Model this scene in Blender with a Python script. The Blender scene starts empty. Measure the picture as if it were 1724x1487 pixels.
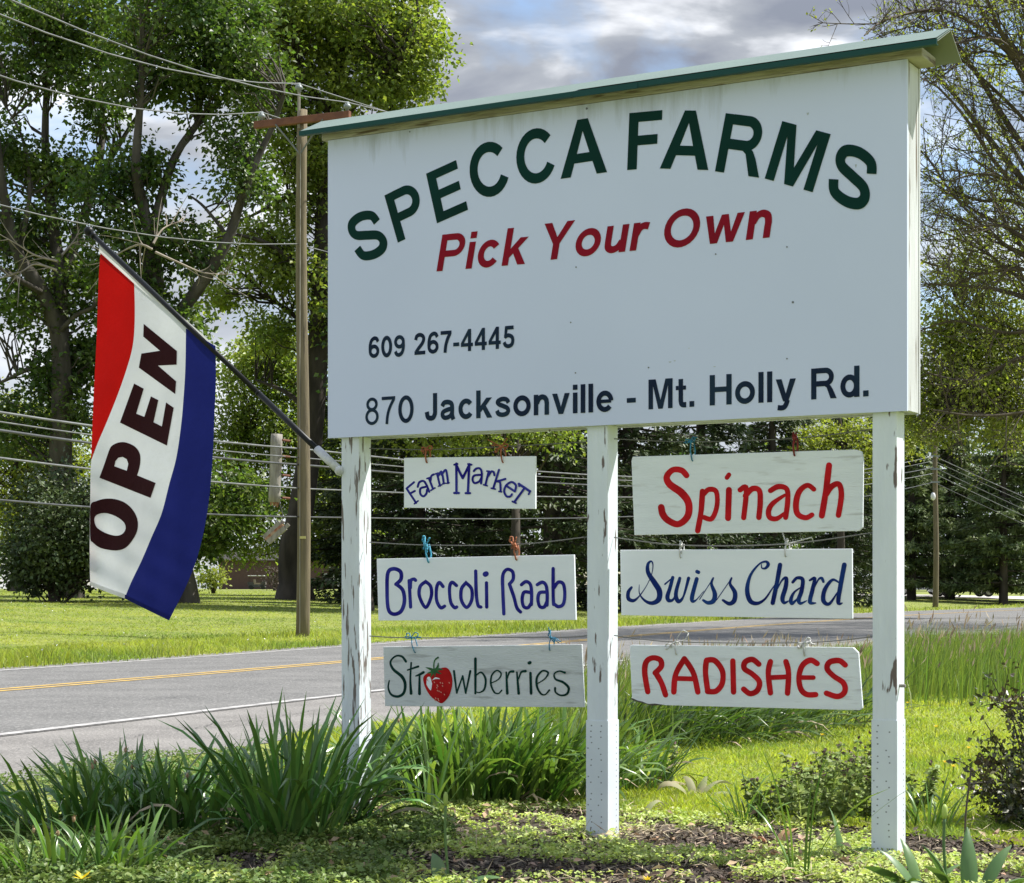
import bpy, bmesh, math, random
import numpy as np
from mathutils import Vector, Matrix
from mathutils.geometry import tessellate_polygon

C = bpy.context.scene.collection
SC = bpy.context.scene
R = math.radians

# ------------------------------------------------------------------ camera
F = 3197.0; CX = 862.0; HY = 991.0; CAMZ = 0.96      # focal length, principal column, horizon row, eye height
cam_d = bpy.data.cameras.new('camera')
cam_d.sensor_width = 36.0
cam_d.lens = 36.0 * F / 1724.0
cam_d.shift_y = (HY - 743.5) / 1724.0
cam_d.clip_start = 0.1; cam_d.clip_end = 6000
cam = bpy.data.objects.new('camera', cam_d); C.objects.link(cam)
cam.location = (0, 0, CAMZ); cam.rotation_euler = (R(90), 0, 0)
SC.camera = cam

# ------------------------------------------------------------------ world and sun
SUN_AZ, SUN_EL = 18.0, 56.0            # azimuth from +X towards +Y
S = Vector((math.cos(R(SUN_EL)) * math.cos(R(SUN_AZ)), math.cos(R(SUN_EL)) * math.sin(R(SUN_AZ)), math.sin(R(SUN_EL))))
sl = bpy.data.lights.new('sun', 'SUN'); sl.energy = 5.0; sl.angle = R(0.5); sl.color = (1.0, 0.96, 0.895)
so = bpy.data.objects.new('sun', sl); C.objects.link(so)
so.rotation_euler = S.to_track_quat('Z', 'Y').to_euler(); so.location = (30, 0, 60)

W = bpy.data.worlds.new('World'); SC.world = W; W.use_nodes = True
nt = W.node_tree; nt.nodes.clear()
def wn(t, **k):
    n = nt.nodes.new(t)
    for a, b in k.items(): setattr(n, a, b)
    return n
wo = wn('ShaderNodeOutputWorld'); bg = wn('ShaderNodeBackground'); bg.inputs[1].default_value = 0.115
sky = wn('ShaderNodeTexSky', sky_type='NISHITA'); sky.sun_disc = False
sky.sun_elevation = R(SUN_EL); sky.sun_rotation = R(90 - SUN_AZ); sky.air_density = 1.0; sky.dust_density = 0.6; sky.ozone_density = 1.5
tc = wn('ShaderNodeTexCoord'); mp = wn('ShaderNodeMapping'); mp.inputs['Scale'].default_value = (5.5, 5.5, 11.0); mp.inputs['Location'].default_value = (1.3, 0.2, 0.75)
nz = wn('ShaderNodeTexNoise'); nz.inputs['Scale'].default_value = 1.0; nz.inputs['Detail'].default_value = 7; nz.inputs['Roughness'].default_value = 0.52
nz.inputs['Distortion'].default_value = 0.25
cov = wn('ShaderNodeValToRGB'); cov.color_ramp.elements[0].position = 0.33; cov.color_ramp.elements[1].position = 0.47
mp2 = wn('ShaderNodeMapping'); mp2.inputs['Scale'].default_value = (8, 8, 22); mp2.inputs['Location'].default_value = (4.1, 2.2, 5.3)
nz2 = wn('ShaderNodeTexNoise'); nz2.inputs['Scale'].default_value = 1.0; nz2.inputs['Detail'].default_value = 6; nz2.inputs['Roughness'].default_value = 0.5
nz2.inputs['Distortion'].default_value = 0.3
cc = wn('ShaderNodeValToRGB')
e = cc.color_ramp.elements
e[0].position = 0.40; e[0].color = (2.35, 2.6, 3.2, 1)
e[1].position = 0.63; e[1].color = (9.0, 9.2, 9.6, 1)
e2 = e.new(0.51); e2.color = (3.65, 3.9, 4.35, 1)
mx = wn('ShaderNodeMixRGB')
L = nt.links.new
L(tc.outputs['Generated'], mp.inputs[0]); L(mp.outputs[0], nz.inputs['Vector']); L(nz.outputs['Fac'], cov.inputs[0])
L(tc.outputs['Generated'], mp2.inputs[0]); L(mp2.outputs[0], nz2.inputs['Vector']); L(nz2.outputs['Fac'], cc.inputs[0])
# whiter near the horizon: thicker bright cloud low down
sepz = wn('ShaderNodeSeparateXYZ'); L(tc.outputs['Generated'], sepz.inputs[0])
lowr = wn('ShaderNodeMapRange'); lowr.inputs[1].default_value = 0.10; lowr.inputs[2].default_value = 0.24; lowr.inputs[3].default_value = 0.55; lowr.inputs[4].default_value = 0.0
L(sepz.outputs[2], lowr.inputs[0])
lowm = wn('ShaderNodeMixRGB'); lowm.inputs[2].default_value = (6.4, 6.8, 7.4, 1)
L(lowr.outputs[0], lowm.inputs[0]); L(cc.outputs[0], lowm.inputs[1])
hir = wn('ShaderNodeMapRange'); hir.inputs[1].default_value = 0.30; hir.inputs[2].default_value = 0.65; hir.inputs[3].default_value = 1.0; hir.inputs[4].default_value = 0.55
L(sepz.outputs[2], hir.inputs[0])
covm = wn('ShaderNodeMath', operation='MULTIPLY'); elv = wn('ShaderNodeMapRange'); elv.inputs[1].default_value = 0.28; elv.inputs[2].default_value = 0.60; elv.inputs[3].default_value = 0.70; elv.inputs[4].default_value = 1.15
L(sepz.outputs[2], elv.inputs[0])
elm = wn('ShaderNodeMixRGB', blend_type='MULTIPLY'); elm.inputs[0].default_value = 1.0; L(lowm.outputs[0], elm.inputs[1]); L(elv.outputs[0], elm.inputs[2])
L(cov.outputs[0], covm.inputs[0]); L(hir.outputs[0], covm.inputs[1]); L(covm.outputs[0], mx.inputs[0]); L(sky.outputs[0], mx.inputs[1]); L(elm.outputs[0], mx.inputs[2])
L(mx.outputs[0], bg.inputs[0]); L(bg.outputs[0], wo.inputs[0])
SC.view_settings.view_transform = 'Standard'; SC.view_settings.look = 'None'
SC.view_settings.exposure = 0.74; SC.view_settings.gamma = 1.0
SC.cycles.max_bounces = 6; SC.cycles.transparent_max_bounces = 8

# ------------------------------------------------------------------ helpers
def at(px, py, Y):                     # the point seen at a photo pixel at distance Y
    return Vector(((px - CX) / F * Y, Y, CAMZ + (HY - py) / F * Y))
def gnd(px, py):
    Y = CAMZ * F / (py - HY)
    return Vector(((px - CX) / F * Y, Y, 0))

def cat(pts, n=6, closed=False):       # Catmull-Rom through points
    P = [np.array(p, float) for p in pts]
    if len(P) < 3: return [p for p in P]
    out = []
    m = len(P)
    rng = range(m) if closed else range(m - 1)
    for i in rng:
        if closed: a, b, c, d = P[(i-1) % m], P[i], P[(i+1) % m], P[(i+2) % m]
        else: a, b, c, d = P[max(i-1, 0)], P[i], P[i+1], P[min(i+2, m-1)]
        for k in range(n):
            t = k / n
            out.append(0.5 * ((2*b) + (c-a)*t + (2*a-5*b+4*c-d)*t*t + (3*b-a-3*c+d)*t**3))
    if not closed: out.append(P[-1])
    return out

def link(name, me, mat=None, parent=None, mats=None):
    o = bpy.data.objects.new(name, me); C.objects.link(o)
    for m_ in (mats or ([mat] if mat else [])): me.materials.append(m_)
    if parent is not None:
        o.parent = parent
        if parent.get('_w'): o.matrix_parent_inverse = Matrix.Translation(parent.location).inverted()
    return o

def mesh(name, v, f, mat=None, parent=None, smooth=False, mats=None, fm=None):
    me = bpy.data.meshes.new(name); me.from_pydata([tuple(p) for p in v], [], [tuple(x) for x in f]); 
    if smooth: me.polygons.foreach_set('use_smooth', [True]*len(me.polygons))
    o = link(name, me, mat, parent, mats)
    if fm is not None: me.polygons.foreach_set('material_index', fm)
    me.update()
    return o

def npmesh(name, V, faces, mat, parent=None, smooth=False):
    """faces: list of int arrays (m,k)"""
    me = bpy.data.meshes.new(name)
    V = np.asarray(V, np.float32)
    me.vertices.add(len(V)); me.vertices.foreach_set('co', V.ravel())
    loops = np.concatenate([f.ravel() for f in faces]).astype(np.int32)
    sizes = np.concatenate([np.full(len(f), f.shape[1], np.int32) for f in faces])
    starts = np.concatenate([[0], np.cumsum(sizes)[:-1]]).astype(np.int32)
    me.loops.add(len(loops)); me.loops.foreach_set('vertex_index', loops)
    me.polygons.add(len(sizes)); me.polygons.foreach_set('loop_start', starts); me.polygons.foreach_set('loop_total', sizes)
    if smooth: me.polygons.foreach_set('use_smooth', np.ones(len(sizes), bool))
    me.update(calc_edges=True)
    return link(name, me, mat, parent)

def thing(name, label, catg, loc=(0, 0, 0), group=None, world=True):
    o = bpy.data.objects.new(name, None); C.objects.link(o); o.location = loc; o.empty_display_size = 0.2
    o['label'] = label; o['category'] = catg
    if group: o['group'] = group
    if world: o['_w'] = 1              # children carry world coordinates
    return o
def tag(o, label, catg, group=None):
    o['label'] = label; o['category'] = catg
    if group: o['group'] = group
    return o
def kind(o, k, label=None, catg=None):
    o['kind'] = k
    if label: o['label'] = label
    if catg: o['category'] = catg
    return o

class MB:                              # collects shapes for one mesh
    def __init__(s): s.v = []; s.f = []; s.m = []
    def add(s, v, f, m=0):
        b = len(s.v); s.v += [tuple(p) for p in v]; s.f += [tuple(i + b for i in x) for x in f]; s.m += [m]*len(f)
    def box(s, fr, a0, a1, b0, b1, c0, c1, m=0):
        v = [fr(a, b, c) for c in (c0, c1) for b in (b0, b1) for a in (a0, a1)]
        s.add(v, [(0,2,3,1),(4,5,7,6),(0,1,5,4),(2,6,7,3),(0,4,6,2),(1,3,7,5)], m)
    def tube(s, pts, r, k=8, m=0, cap=True):
        P = np.array([tuple(p) for p in pts], float); n = len(P)
        r = np.broadcast_to(np.asarray(r, float), (n,)) if np.ndim(r) else np.full(n, float(r))
        T = np.gradient(P, axis=0); T /= np.maximum(np.linalg.norm(T, axis=1, keepdims=True), 1e-9)
        ref = np.array([0, 0, 1.0]) if abs(T[0, 2]) < 0.9 else np.array([1.0, 0, 0])
        A = np.cross(T, ref); A /= np.maximum(np.linalg.norm(A, axis=1, keepdims=True), 1e-9); B = np.cross(T, A)
        an = np.arange(k) * 2*math.pi/k
        V = P[:, None] + r[:, None, None]*(np.cos(an)[None, :, None]*A[:, None] + np.sin(an)[None, :, None]*B[:, None])
        f = [(i*k+j, i*k+(j+1) % k, (i+1)*k+(j+1) % k, (i+1)*k+j) for i in range(n-1) for j in range(k)]
        if cap: f += [tuple(range(k-1, -1, -1)), tuple((n-1)*k+j for j in range(k))]
        s.add(V.reshape(-1, 3), f, m)
    def sphere(s, c, r, k=10, m=0, sc=(1, 1, 1)):
        v = []; f = []; h = k//2 + 1
        for i in range(h+1):
            th = math.pi*i/h
            for j in range(k):
                a = 2*math.pi*j/k
                v.append((c[0]+r*sc[0]*math.sin(th)*math.cos(a), c[1]+r*sc[1]*math.sin(th)*math.sin(a), c[2]+r*sc[2]*math.cos(th)))
        for i in range(h):
            for j in range(k): f.append((i*k+j, (i+1)*k+j, (i+1)*k+(j+1) % k, i*k+(j+1) % k))
        s.add(v, f, m)
    def build(s, name, mat, parent=None, smooth=False, mats=None):
        return mesh(name, s.v, s.f, mat, parent, smooth, mats, s.m if mats else None)

def ident(a, b, c): return (a, b, c)
def bevel(o, w, seg=2):
    b = o.modifiers.new('bevel', 'BEVEL'); b.width = w; b.segments = seg; b.limit_method = 'ANGLE'
    return o

def fastubes(polys, k=4):
    """polys: list of (P (n,3), r (n,)) -> V, F arrays"""
    Vs = []; Fs = []; base = 0; an = np.arange(k)*2*math.pi/k; ca, sa = np.cos(an), np.sin(an)
    for P, r in polys:
        P = np.asarray(P, float); n = len(P)
        T = np.gradient(P, axis=0); T /= np.maximum(np.linalg.norm(T, axis=1, keepdims=True), 1e-9)
        ref = np.array([0.3, 0.9, 0.1]) if abs(T[0, 1]) < 0.8 else np.array([1.0, 0, 0])
        A = np.cross(T, ref); A /= np.maximum(np.linalg.norm(A, axis=1, keepdims=True), 1e-9); B = np.cross(T, A)
        r = np.asarray(r, float)
        V = P[:, None] + r[:, None, None]*(ca[None, :, None]*A[:, None] + sa[None, :, None]*B[:, None])
        Vs.append(V.reshape(-1, 3))
        i = np.arange(n-1)[:, None]*k; j = np.arange(k)[None, :]; j2 = (j+1) % k
        Fs.append(base + np.stack([i+j, i+j2, i+k+j2, i+k+j], -1).reshape(-1, 4)); base += n*k
    return np.concatenate(Vs), np.concatenate(Fs)

def unit(A): return A/np.maximum(np.linalg.norm(A, axis=-1, keepdims=True), 1e-9)
def leafmesh(name, P, D, N, Ln, Wd, mat, parent=None, fold=0.25):
    """rhombic folded leaves, vectorised"""
    n = len(P); D = unit(D); Sd = unit(np.cross(D, N)); U = np.cross(Sd, D)
    Ln = np.broadcast_to(Ln, (n,))[:, None]; Wd = np.broadcast_to(Wd, (n,))[:, None]
    mid = P + D*Ln*0.45
    V = np.stack([P, mid + Sd*Wd*0.5 + U*Wd*fold, P + D*Ln, mid - Sd*Wd*0.5 + U*Wd*fold], 1).reshape(-1, 3)
    f = np.arange(n*4).reshape(n, 4)
    return npmesh(name, V, [f[:, [0, 1, 2]], f[:, [0, 2, 3]]], mat, parent)

def bladesmesh(name, P, H, Wd, lean, mat, parent=None):
    """grass blades: two segments, 5 vertices each. lean (n,2) horizontal tip offset"""
    n = len(P); a = np.random.default_rng(len(P)).uniform(0, 2*math.pi, n)
    side = np.stack([np.cos(a), np.sin(a)*0.5, np.zeros(n)], 1)*Wd[:, None]*0.5
    ln = np.concatenate([lean, np.zeros((n, 1))], 1); up = np.zeros((n, 3)); up[:, 2] = H
    m = P + up*0.55 + ln*0.3; t = P + up*0.97 + ln
    V = np.stack([P - side, P + side, m + side*0.8, m - side*0.8, t], 1).reshape(-1, 3)
    b = np.arange(n)[:, None]*5
    return npmesh(name, V, [b + np.array([[0, 1, 2, 3]]), b + np.array([[3, 2, 4]])], mat, parent)

# ------------------------------------------------------------------ materials
def M(name, c, rough=0.6, c2=None, scale=5.0, stretch=(1, 1, 1), lo=0.35, hi=0.65, detail=5, bump=0.0, bscale=None,
      island=0.0, transl=0.0, tcol=None, spec=0.4, metal=0.0, c3=None, s3=1.0, lo3=0.55, hi3=0.62, st3=(1, 1, 1)):
    m = bpy.data.materials.new(name); m.use_nodes = True; t = m.node_tree; n = t.nodes; l = t.links.new
    p = n['Principled BSDF']; p.inputs['Roughness'].default_value = rough; p.inputs['Metallic'].default_value = metal
    p.inputs['Specular IOR Level'].default_value = spec
    col = n.new('ShaderNodeRGB'); col.outputs[0].default_value = (*c, 1); out = col.outputs[0]
    co = n.new('ShaderNodeTexCoord')
    def noise(sc, st, det):
        mp = n.new('ShaderNodeMapping'); mp.inputs['Scale'].default_value = st; l(co.outputs['Object'], mp.inputs[0])
        z = n.new('ShaderNodeTexNoise'); z.inputs['Scale'].default_value = sc; z.inputs['Detail'].default_value = det; l(mp.outputs[0], z.inputs['Vector'])
        return z.outputs['Fac']
    def mixin(fac, a, b):
        x = n.new('ShaderNodeMixRGB'); l(fac, x.inputs[0]); l(a, x.inputs[1])
        if isinstance(b, tuple): x.inputs[2].default_value = (*b, 1)
        else: l(b, x.inputs[2])
        return x.outputs[0]
    def ramp(f, a, b):
        r = n.new('ShaderNodeMapRange'); r.inputs[1].default_value = a; r.inputs[2].default_value = b; l(f, r.inputs[0]); r.clamp = True; return r.outputs[0]
    if c2: out = mixin(ramp(noise(scale, stretch, detail), lo, hi), out, c2)
    if c3: out = mixin(ramp(noise(s3, st3, 6), lo3, hi3), out, c3)
    if island:
        g = n.new('ShaderNodeNewGeometry'); h = n.new('ShaderNodeHueSaturation')
        r = n.new('ShaderNodeMapRange'); r.inputs[3].default_value = 1-island; r.inputs[4].default_value = 1+island; l(g.outputs['Random Per Island'], r.inputs[0])
        l(r.outputs[0], h.inputs['Value'])
        r2 = n.new('ShaderNodeMapRange'); r2.inputs[3].default_value = 0.5+island*0.05; r2.inputs[4].default_value = 0.5-island*0.05
        mm = n.new('ShaderNodeMath'); mm.operation = 'FRACT'; m3 = n.new('ShaderNodeMath'); m3.operation = 'MULTIPLY'; m3.inputs[1].default_value = 7.31
        l(g.outputs['Random Per Island'], m3.inputs[0]); l(m3.outputs[0], mm.inputs[0]); l(mm.outputs[0], r2.inputs[0]); l(r2.outputs[0], h.inputs['Hue'])
        l(out, h.inputs['Color']); out = h.outputs[0]
    l(out, p.inputs['Base Color'])
    if bump:
        b = n.new('ShaderNodeBump'); b.inputs['Strength'].default_value = bump; b.inputs['Distance'].default_value = 0.02
        l(noise(bscale or scale*3, stretch, 6), b.inputs['Height']); l(b.outputs[0], p.inputs['Normal'])
    if transl:
        tr = n.new('ShaderNodeBsdfTranslucent'); ms = n.new('ShaderNodeMixShader'); ms.inputs[0].default_value = transl
        if tcol:
            mu = n.new('ShaderNodeMixRGB'); mu.blend_type = 'MULTIPLY'; mu.inputs[0].default_value = 1; mu.inputs[2].default_value = (*tcol, 1); l(out, mu.inputs[1]); l(mu.outputs[0], tr.inputs[0])
        else: l(out, tr.inputs[0])
        o = n['Material Output']; l(p.outputs[0], ms.inputs[1]); l(tr.outputs[0], ms.inputs[2]); l(ms.outputs[0], o.inputs[0])
    return m

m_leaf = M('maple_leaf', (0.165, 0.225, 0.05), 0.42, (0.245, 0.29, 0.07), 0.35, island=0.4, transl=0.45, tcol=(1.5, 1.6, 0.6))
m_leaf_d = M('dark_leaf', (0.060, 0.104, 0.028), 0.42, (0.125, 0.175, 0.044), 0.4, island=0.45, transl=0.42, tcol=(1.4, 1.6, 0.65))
m_leaf_y = M('spring_leaf', (0.21, 0.25, 0.045), 0.5, (0.26, 0.29, 0.06), 0.4, island=0.3, transl=0.45, tcol=(1.4, 1.5, 0.6))
m_litter = M('leaf_litter', (0.30, 0.20, 0.11), 0.85, (0.42, 0.33, 0.22), 30, island=0.6, transl=0.15)
m_needle = M('needle', (0.036, 0.062, 0.022), 0.55, (0.08, 0.112, 0.036), 0.5, island=0.4, transl=0.12)
m_pine = M('pine_needle', (0.10, 0.15, 0.06), 0.55, (0.18, 0.225, 0.08), 0.6, island=0.35, transl=0.18)
m_bark = M('bark', (0.05, 0.043, 0.034), 0.9, (0.11, 0.098, 0.082), 3.0, (1, 1, 0.25), bump=0.8)
m_bark_d = M('dark_bark', (0.035, 0.029, 0.023), 0.9, (0.075, 0.062, 0.049), 3.0, (1, 1, 0.3), bump=0.6)
m_twig = M('twig', (0.06, 0.047, 0.036), 0.85, (0.11, 0.088, 0.066), 2.0)
m_dead = M('dead_branch', (0.36, 0.31, 0.25), 0.85, (0.24, 0.2, 0.16), 3.0)
m_ground = M('grass_ground', (0.16, 0.195, 0.035), 0.95, (0.22, 0.245, 0.05), 0.35, bump=0.6, bscale=6, c3=(0.11, 0.14, 0.03), s3=1.6, lo3=0.5, hi3=0.7, detail=8)
m_asph = M('asphalt', (0.108, 0.108, 0.105), 0.9, (0.165, 0.163, 0.157), 1.3, (1, 1, 1), lo=0.3, hi=0.7, detail=9, bump=0.6, bscale=45, c3=(0.25, 0.245, 0.235), s3=38, lo3=0.52, hi3=0.66, spec=0.25)
m_should = M('shoulder_asphalt', (0.162, 0.156, 0.147), 0.95, (0.225, 0.216, 0.203), 1.4, bump=0.7, bscale=50, c3=(0.33, 0.31, 0.295), s3=45, lo3=0.55, hi3=0.68, spec=0.2)
m_wline = M('white_road_paint', (0.46, 0.45, 0.435), 0.8, (0.24, 0.235, 0.23), 7.0, lo=0.38, hi=0.64, detail=9, bump=0.3, bscale=60)
m_yline = M('yellow_road_paint', (0.52, 0.34, 0.08), 0.8, (0.29, 0.22, 0.11), 6.0, lo=0.40, hi=0.66, detail=9, bump=0.3, bscale=60)
m_soil = M('garden_soil', (0.045, 0.034, 0.026), 0.95, (0.085, 0.066, 0.05), 9, bump=0.9, bscale=40)
m_chip = M('mulch', (0.045, 0.035, 0.026), 0.9, (0.10, 0.078, 0.058), 30, island=0.75, c3=(0.26, 0.205, 0.14), s3=22, lo3=0.58, hi3=0.64)
m_straw = M('straw', (0.46, 0.38, 0.26), 0.9, (0.34, 0.27, 0.18), 20, island=0.35)
m_grass = M('lawn_blade', (0.30, 0.37, 0.05), 0.55, (0.38, 0.42, 0.07), 0.8, island=0.4, transl=0.45, tcol=(1.35, 1.4, 0.6), c3=(0.24, 0.33, 0.06), s3=1.7, lo3=0.5, hi3=0.62)
m_fgrass = M('far_grass', (0.26, 0.31, 0.05), 0.6, (0.34, 0.37, 0.075), 0.35, island=0.4, transl=0.42, tcol=(1.3, 1.4, 0.6), c3=(0.19, 0.26, 0.05), s3=0.22, lo3=0.48, hi3=0.6)
m_tall = M('tall_grass', (0.13, 0.21, 0.045), 0.5, (0.24, 0.29, 0.075), 1.2, island=0.4, transl=0.35, tcol=(1.3, 1.4, 0.6))
m_seed = M('grass_seed_head', (0.42, 0.36, 0.22), 0.7, (0.30, 0.20, 0.15), 3, island=0.4, transl=0.3)
m_weed = M('chickweed', (0.38, 0.47, 0.12), 0.5, (0.54, 0.60, 0.22), 6, island=0.35, transl=0.35, tcol=(1.2, 1.3, 0.7))
m_daff = M('daffodil_blade', (0.072, 0.165, 0.038), 0.26, (0.13, 0.24, 0.065), 6, island=0.4, transl=0.22, tcol=(1.5, 1.6, 0.6), spec=0.6)
m_daff2 = M('sunlit_blade', (0.075, 0.155, 0.034), 0.27, (0.15, 0.235, 0.06), 6, island=0.4, transl=0.3, tcol=(1.5, 1.6, 0.6), spec=0.6)
m_tulip = M('tulip_leaf', (0.085, 0.165, 0.055), 0.42, (0.13, 0.215, 0.075), 7, (1, 1, 0.3), island=0.2, transl=0.2, tcol=(1.4, 1.5, 0.6), spec=0.5)
m_wilt = M('wilted_leaf', (0.30, 0.27, 0.16), 0.7, (0.24, 0.27, 0.12), 12, island=0.2, transl=0.25)
m_brownleaf = M('brown_leaf', (0.30, 0.15, 0.075), 0.8, (0.42, 0.27, 0.15), 14, island=0.2, transl=0.2)
m_dried = M('dried_flower', (0.40, 0.29, 0.17), 0.8, (0.28, 0.18, 0.1), 60)
m_yflower = M('yellow_petal', (0.75, 0.55, 0.02), 0.5, transl=0.3)
m_bushleaf = M('bush_leaf', (0.045, 0.07, 0.022), 0.4, (0.085, 0.065, 0.03), 5, island=0.5, transl=0.15, spec=0.6)
m_nettle = M('nettle_leaf', (0.27, 0.35, 0.10), 0.6, (0.20, 0.27, 0.08), 7, island=0.4, transl=0.3)

m_board = M('sign_board_paint', (0.63, 0.69, 0.90), 0.5, (0.605, 0.665, 0.87), 1.3, spec=0.15)
def streaks(m):                        # rain-washed grime below the cap: vertical streaks that end within a hand's breadth or two
    t = m.node_tree; n = t.nodes; l = t.links.new; p = n['Principled BSDF']; src = p.inputs['Base Color'].links[0].from_socket
    co = n.new('ShaderNodeTexCoord'); mp = n.new('ShaderNodeMapping'); mp.inputs['Scale'].default_value = (16, 16, 1.6); l(co.outputs['Object'], mp.inputs[0])
    z = n.new('ShaderNodeTexNoise'); z.inputs['Scale'].default_value = 1.0; z.inputs['Detail'].default_value = 6; z.inputs['Roughness'].default_value = 0.65; l(mp.outputs[0], z.inputs['Vector'])
    z2 = n.new('ShaderNodeTexNoise'); z2.inputs['Scale'].default_value = 2.2; l(co.outputs['Object'], z2.inputs['Vector'])
    s = n.new('ShaderNodeSeparateXYZ'); l(co.outputs['Object'], s.inputs[0])
    h = n.new('ShaderNodeMapRange'); h.inputs[1].default_value = 2.60; h.inputs[2].default_value = 2.80; l(s.outputs[2], h.inputs[0])
    a = n.new('ShaderNodeMath'); a.operation = 'MULTIPLY_ADD'; a.inputs[1].default_value = 0.30; l(h.outputs[0], a.inputs[0]); l(z.outputs['Fac'], a.inputs[2])
    a2 = n.new('ShaderNodeMath'); a2.operation = 'MULTIPLY_ADD'; a2.inputs[1].default_value = 0.35; l(z2.outputs['Fac'], a2.inputs[0]); l(a.outputs[0], a2.inputs[2])
    r = n.new('ShaderNodeMapRange'); r.inputs[1].default_value = 0.90; r.inputs[2].default_value = 1.16; r.inputs[4].default_value = 0.5; l(a2.outputs[0], r.inputs[0])
    x = n.new('ShaderNodeMixRGB'); x.inputs[2].default_value = (0.27, 0.30, 0.31, 1); l(r.outputs[0], x.inputs[0]); l(src, x.inputs[1]); l(x.outputs[0], p.inputs['Base Color'])
streaks(m_board)
m_edge = M('board_edge_paint', (0.62, 0.645, 0.66), 0.6, (0.52, 0.535, 0.54), 3, (6, 6, 0.7), c3=(0.16, 0.13, 0.10), s3=6, lo3=0.63, hi3=0.68, st3=(8, 8, 0.5), bump=0.2)
m_post = M('post_paint', (0.72, 0.78, 0.83), 0.6, (0.66, 0.72, 0.77), 5, (3, 3, 0.6), c3=(0.15, 0.12, 0.11), s3=11, lo3=0.635, hi3=0.66, st3=(3, 3, 0.5), bump=0.25)
m_postpeel = M('peeling_post_paint', (0.72, 0.78, 0.83), 0.65, (0.64, 0.68, 0.71), 5, (3, 3, 0.5), c3=(0.17, 0.145, 0.13), s3=24, lo3=0.575, hi3=0.605, st3=(3.2, 3.2, 0.28), bump=0.4)
m_sleeve = M('sleeve_paint', (0.71, 0.775, 0.83), 0.5, (0.66, 0.72, 0.77), 8)
m_hole = M('dark_hole', (0.22, 0.24, 0.26), 0.8)
m_beam = M('weathered_beam', (0.30, 0.28, 0.23), 0.85, (0.46, 0.45, 0.40), 5, (1, 1, 9), c3=(0.15, 0.12, 0.09), s3=5, lo3=0.57, hi3=0.66, st3=(1, 1, 12), bump=0.4)
m_roof = M('pale_green_metal', (0.175, 0.235, 0.205), 0.55, (0.15, 0.205, 0.18), 2, spec=0.3, bump=0.05)
m_drip = M('dark_green_metal', (0.010, 0.062, 0.058), 0.5, spec=0.2)
m_under = M('roof_underside', (0.19, 0.215, 0.175), 0.6)
m_green = M('dark_green_letter', (0.004, 0.036, 0.030), 0.4, (0.004, 0.028, 0.022), 4, spec=0.06)
m_redl = M('red_letter', (0.27, 0.008, 0.022), 0.4, (0.22, 0.008, 0.02), 5, spec=0.06)
m_navy = M('navy_letter', (0.010, 0.018, 0.045), 0.45, (0.016, 0.035, 0.062), 8, spec=0.06)
m_screw = M('screw', (0.16, 0.17, 0.18), 0.5, metal=0.5)
m_pboard = M('painted_plank', (0.83, 0.87, 0.92), 0.6, (0.80, 0.845, 0.895), 4, (1, 1, 6), bump=0.06, bscale=30)
m_pboard2 = M('worn_painted_plank', (0.78, 0.83, 0.86), 0.65, (0.73, 0.78, 0.81), 4, (1.5, 1.5, 10), c3=(0.56, 0.58, 0.58), s3=5, lo3=0.60, hi3=0.74, st3=(1.5, 1.5, 12), bump=0.14, bscale=30)
m_pgrey = M('grey_painted_plank', (0.62, 0.655, 0.67), 0.65, (0.56, 0.595, 0.61), 4, (1.5, 1.5, 6), c3=(0.40, 0.42, 0.42), s3=4, lo3=0.57, hi3=0.70, st3=(1.5, 1.5, 10), bump=0.15, bscale=30)
m_blue = M('blue_paint', (0.012, 0.010, 0.20), 0.45, (0.035, 0.04, 0.30), 16, spec=0.06)
m_blue2 = M('deep_blue_paint', (0.006, 0.012, 0.12), 0.45, (0.012, 0.05, 0.22), 9, spec=0.06)
m_red = M('red_paint', (0.58, 0.014, 0.020), 0.45, (0.40, 0.008, 0.012), 14, spec=0.06)
m_dgreen = M('green_paint', (0.004, 0.030, 0.024), 0.5, (0.006, 0.045, 0.035), 10, spec=0.06)
m_berry = M('berry_red', (0.48, 0.015, 0.015), 0.45, (0.34, 0.006, 0.008), 8, spec=0.06)
m_bleaf = M('berry_leaf_green', (0.015, 0.14, 0.025), 0.5, (0.008, 0.06, 0.015), 30)
m_seedp = M('berry_seed', (0.62, 0.26, 0.2), 0.5)
m_white = M('white_paint', (0.75, 0.76, 0.76), 0.5)
def cord(name, c): return M(name, c, 0.6, tuple(x*0.7 for x in c), 60, bump=0.3, transl=0.15)
m_cb, m_co, m_cr, m_cw, m_cbd = cord('light_blue_cord', (0.10, 0.50, 0.72)), cord('orange_cord', (0.50, 0.17, 0.075)), cord('red_cord', (0.28, 0.035, 0.03)), cord('white_cord', (0.78, 0.78, 0.76)), cord('blue_cord', (0.05, 0.28, 0.45))
m_wire = M('steel_wire', (0.16, 0.16, 0.15), 0.5, metal=0.4)
m_black = M('black_pole', (0.006, 0.007, 0.007), 0.45, spec=0.25)
m_bracket = M('white_bracket', (0.62, 0.64, 0.64), 0.4, (0.45, 0.46, 0.46), 30)
def cloth(name, c, tr, tcol=None):
    return M(name, c, 0.85, tuple(x*0.86 for x in c), 4, bump=0.3, bscale=22, transl=tr, tcol=tcol, spec=0.1)
m_fred, m_fwhite, m_fblue, m_fmar = cloth('flag_red', (0.40, 0.008, 0.006), 0.34, (1.2, 0.8, 0.8)), cloth('flag_white', (0.70, 0.725, 0.74), 0.28), cloth('flag_blue', (0.014, 0.020, 0.15), 0.25), cloth('flag_maroon', (0.042, 0.012, 0.014), 0.2)
m_hem = cloth('flag_hem', (0.74, 0.75, 0.73), 0.45)
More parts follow.
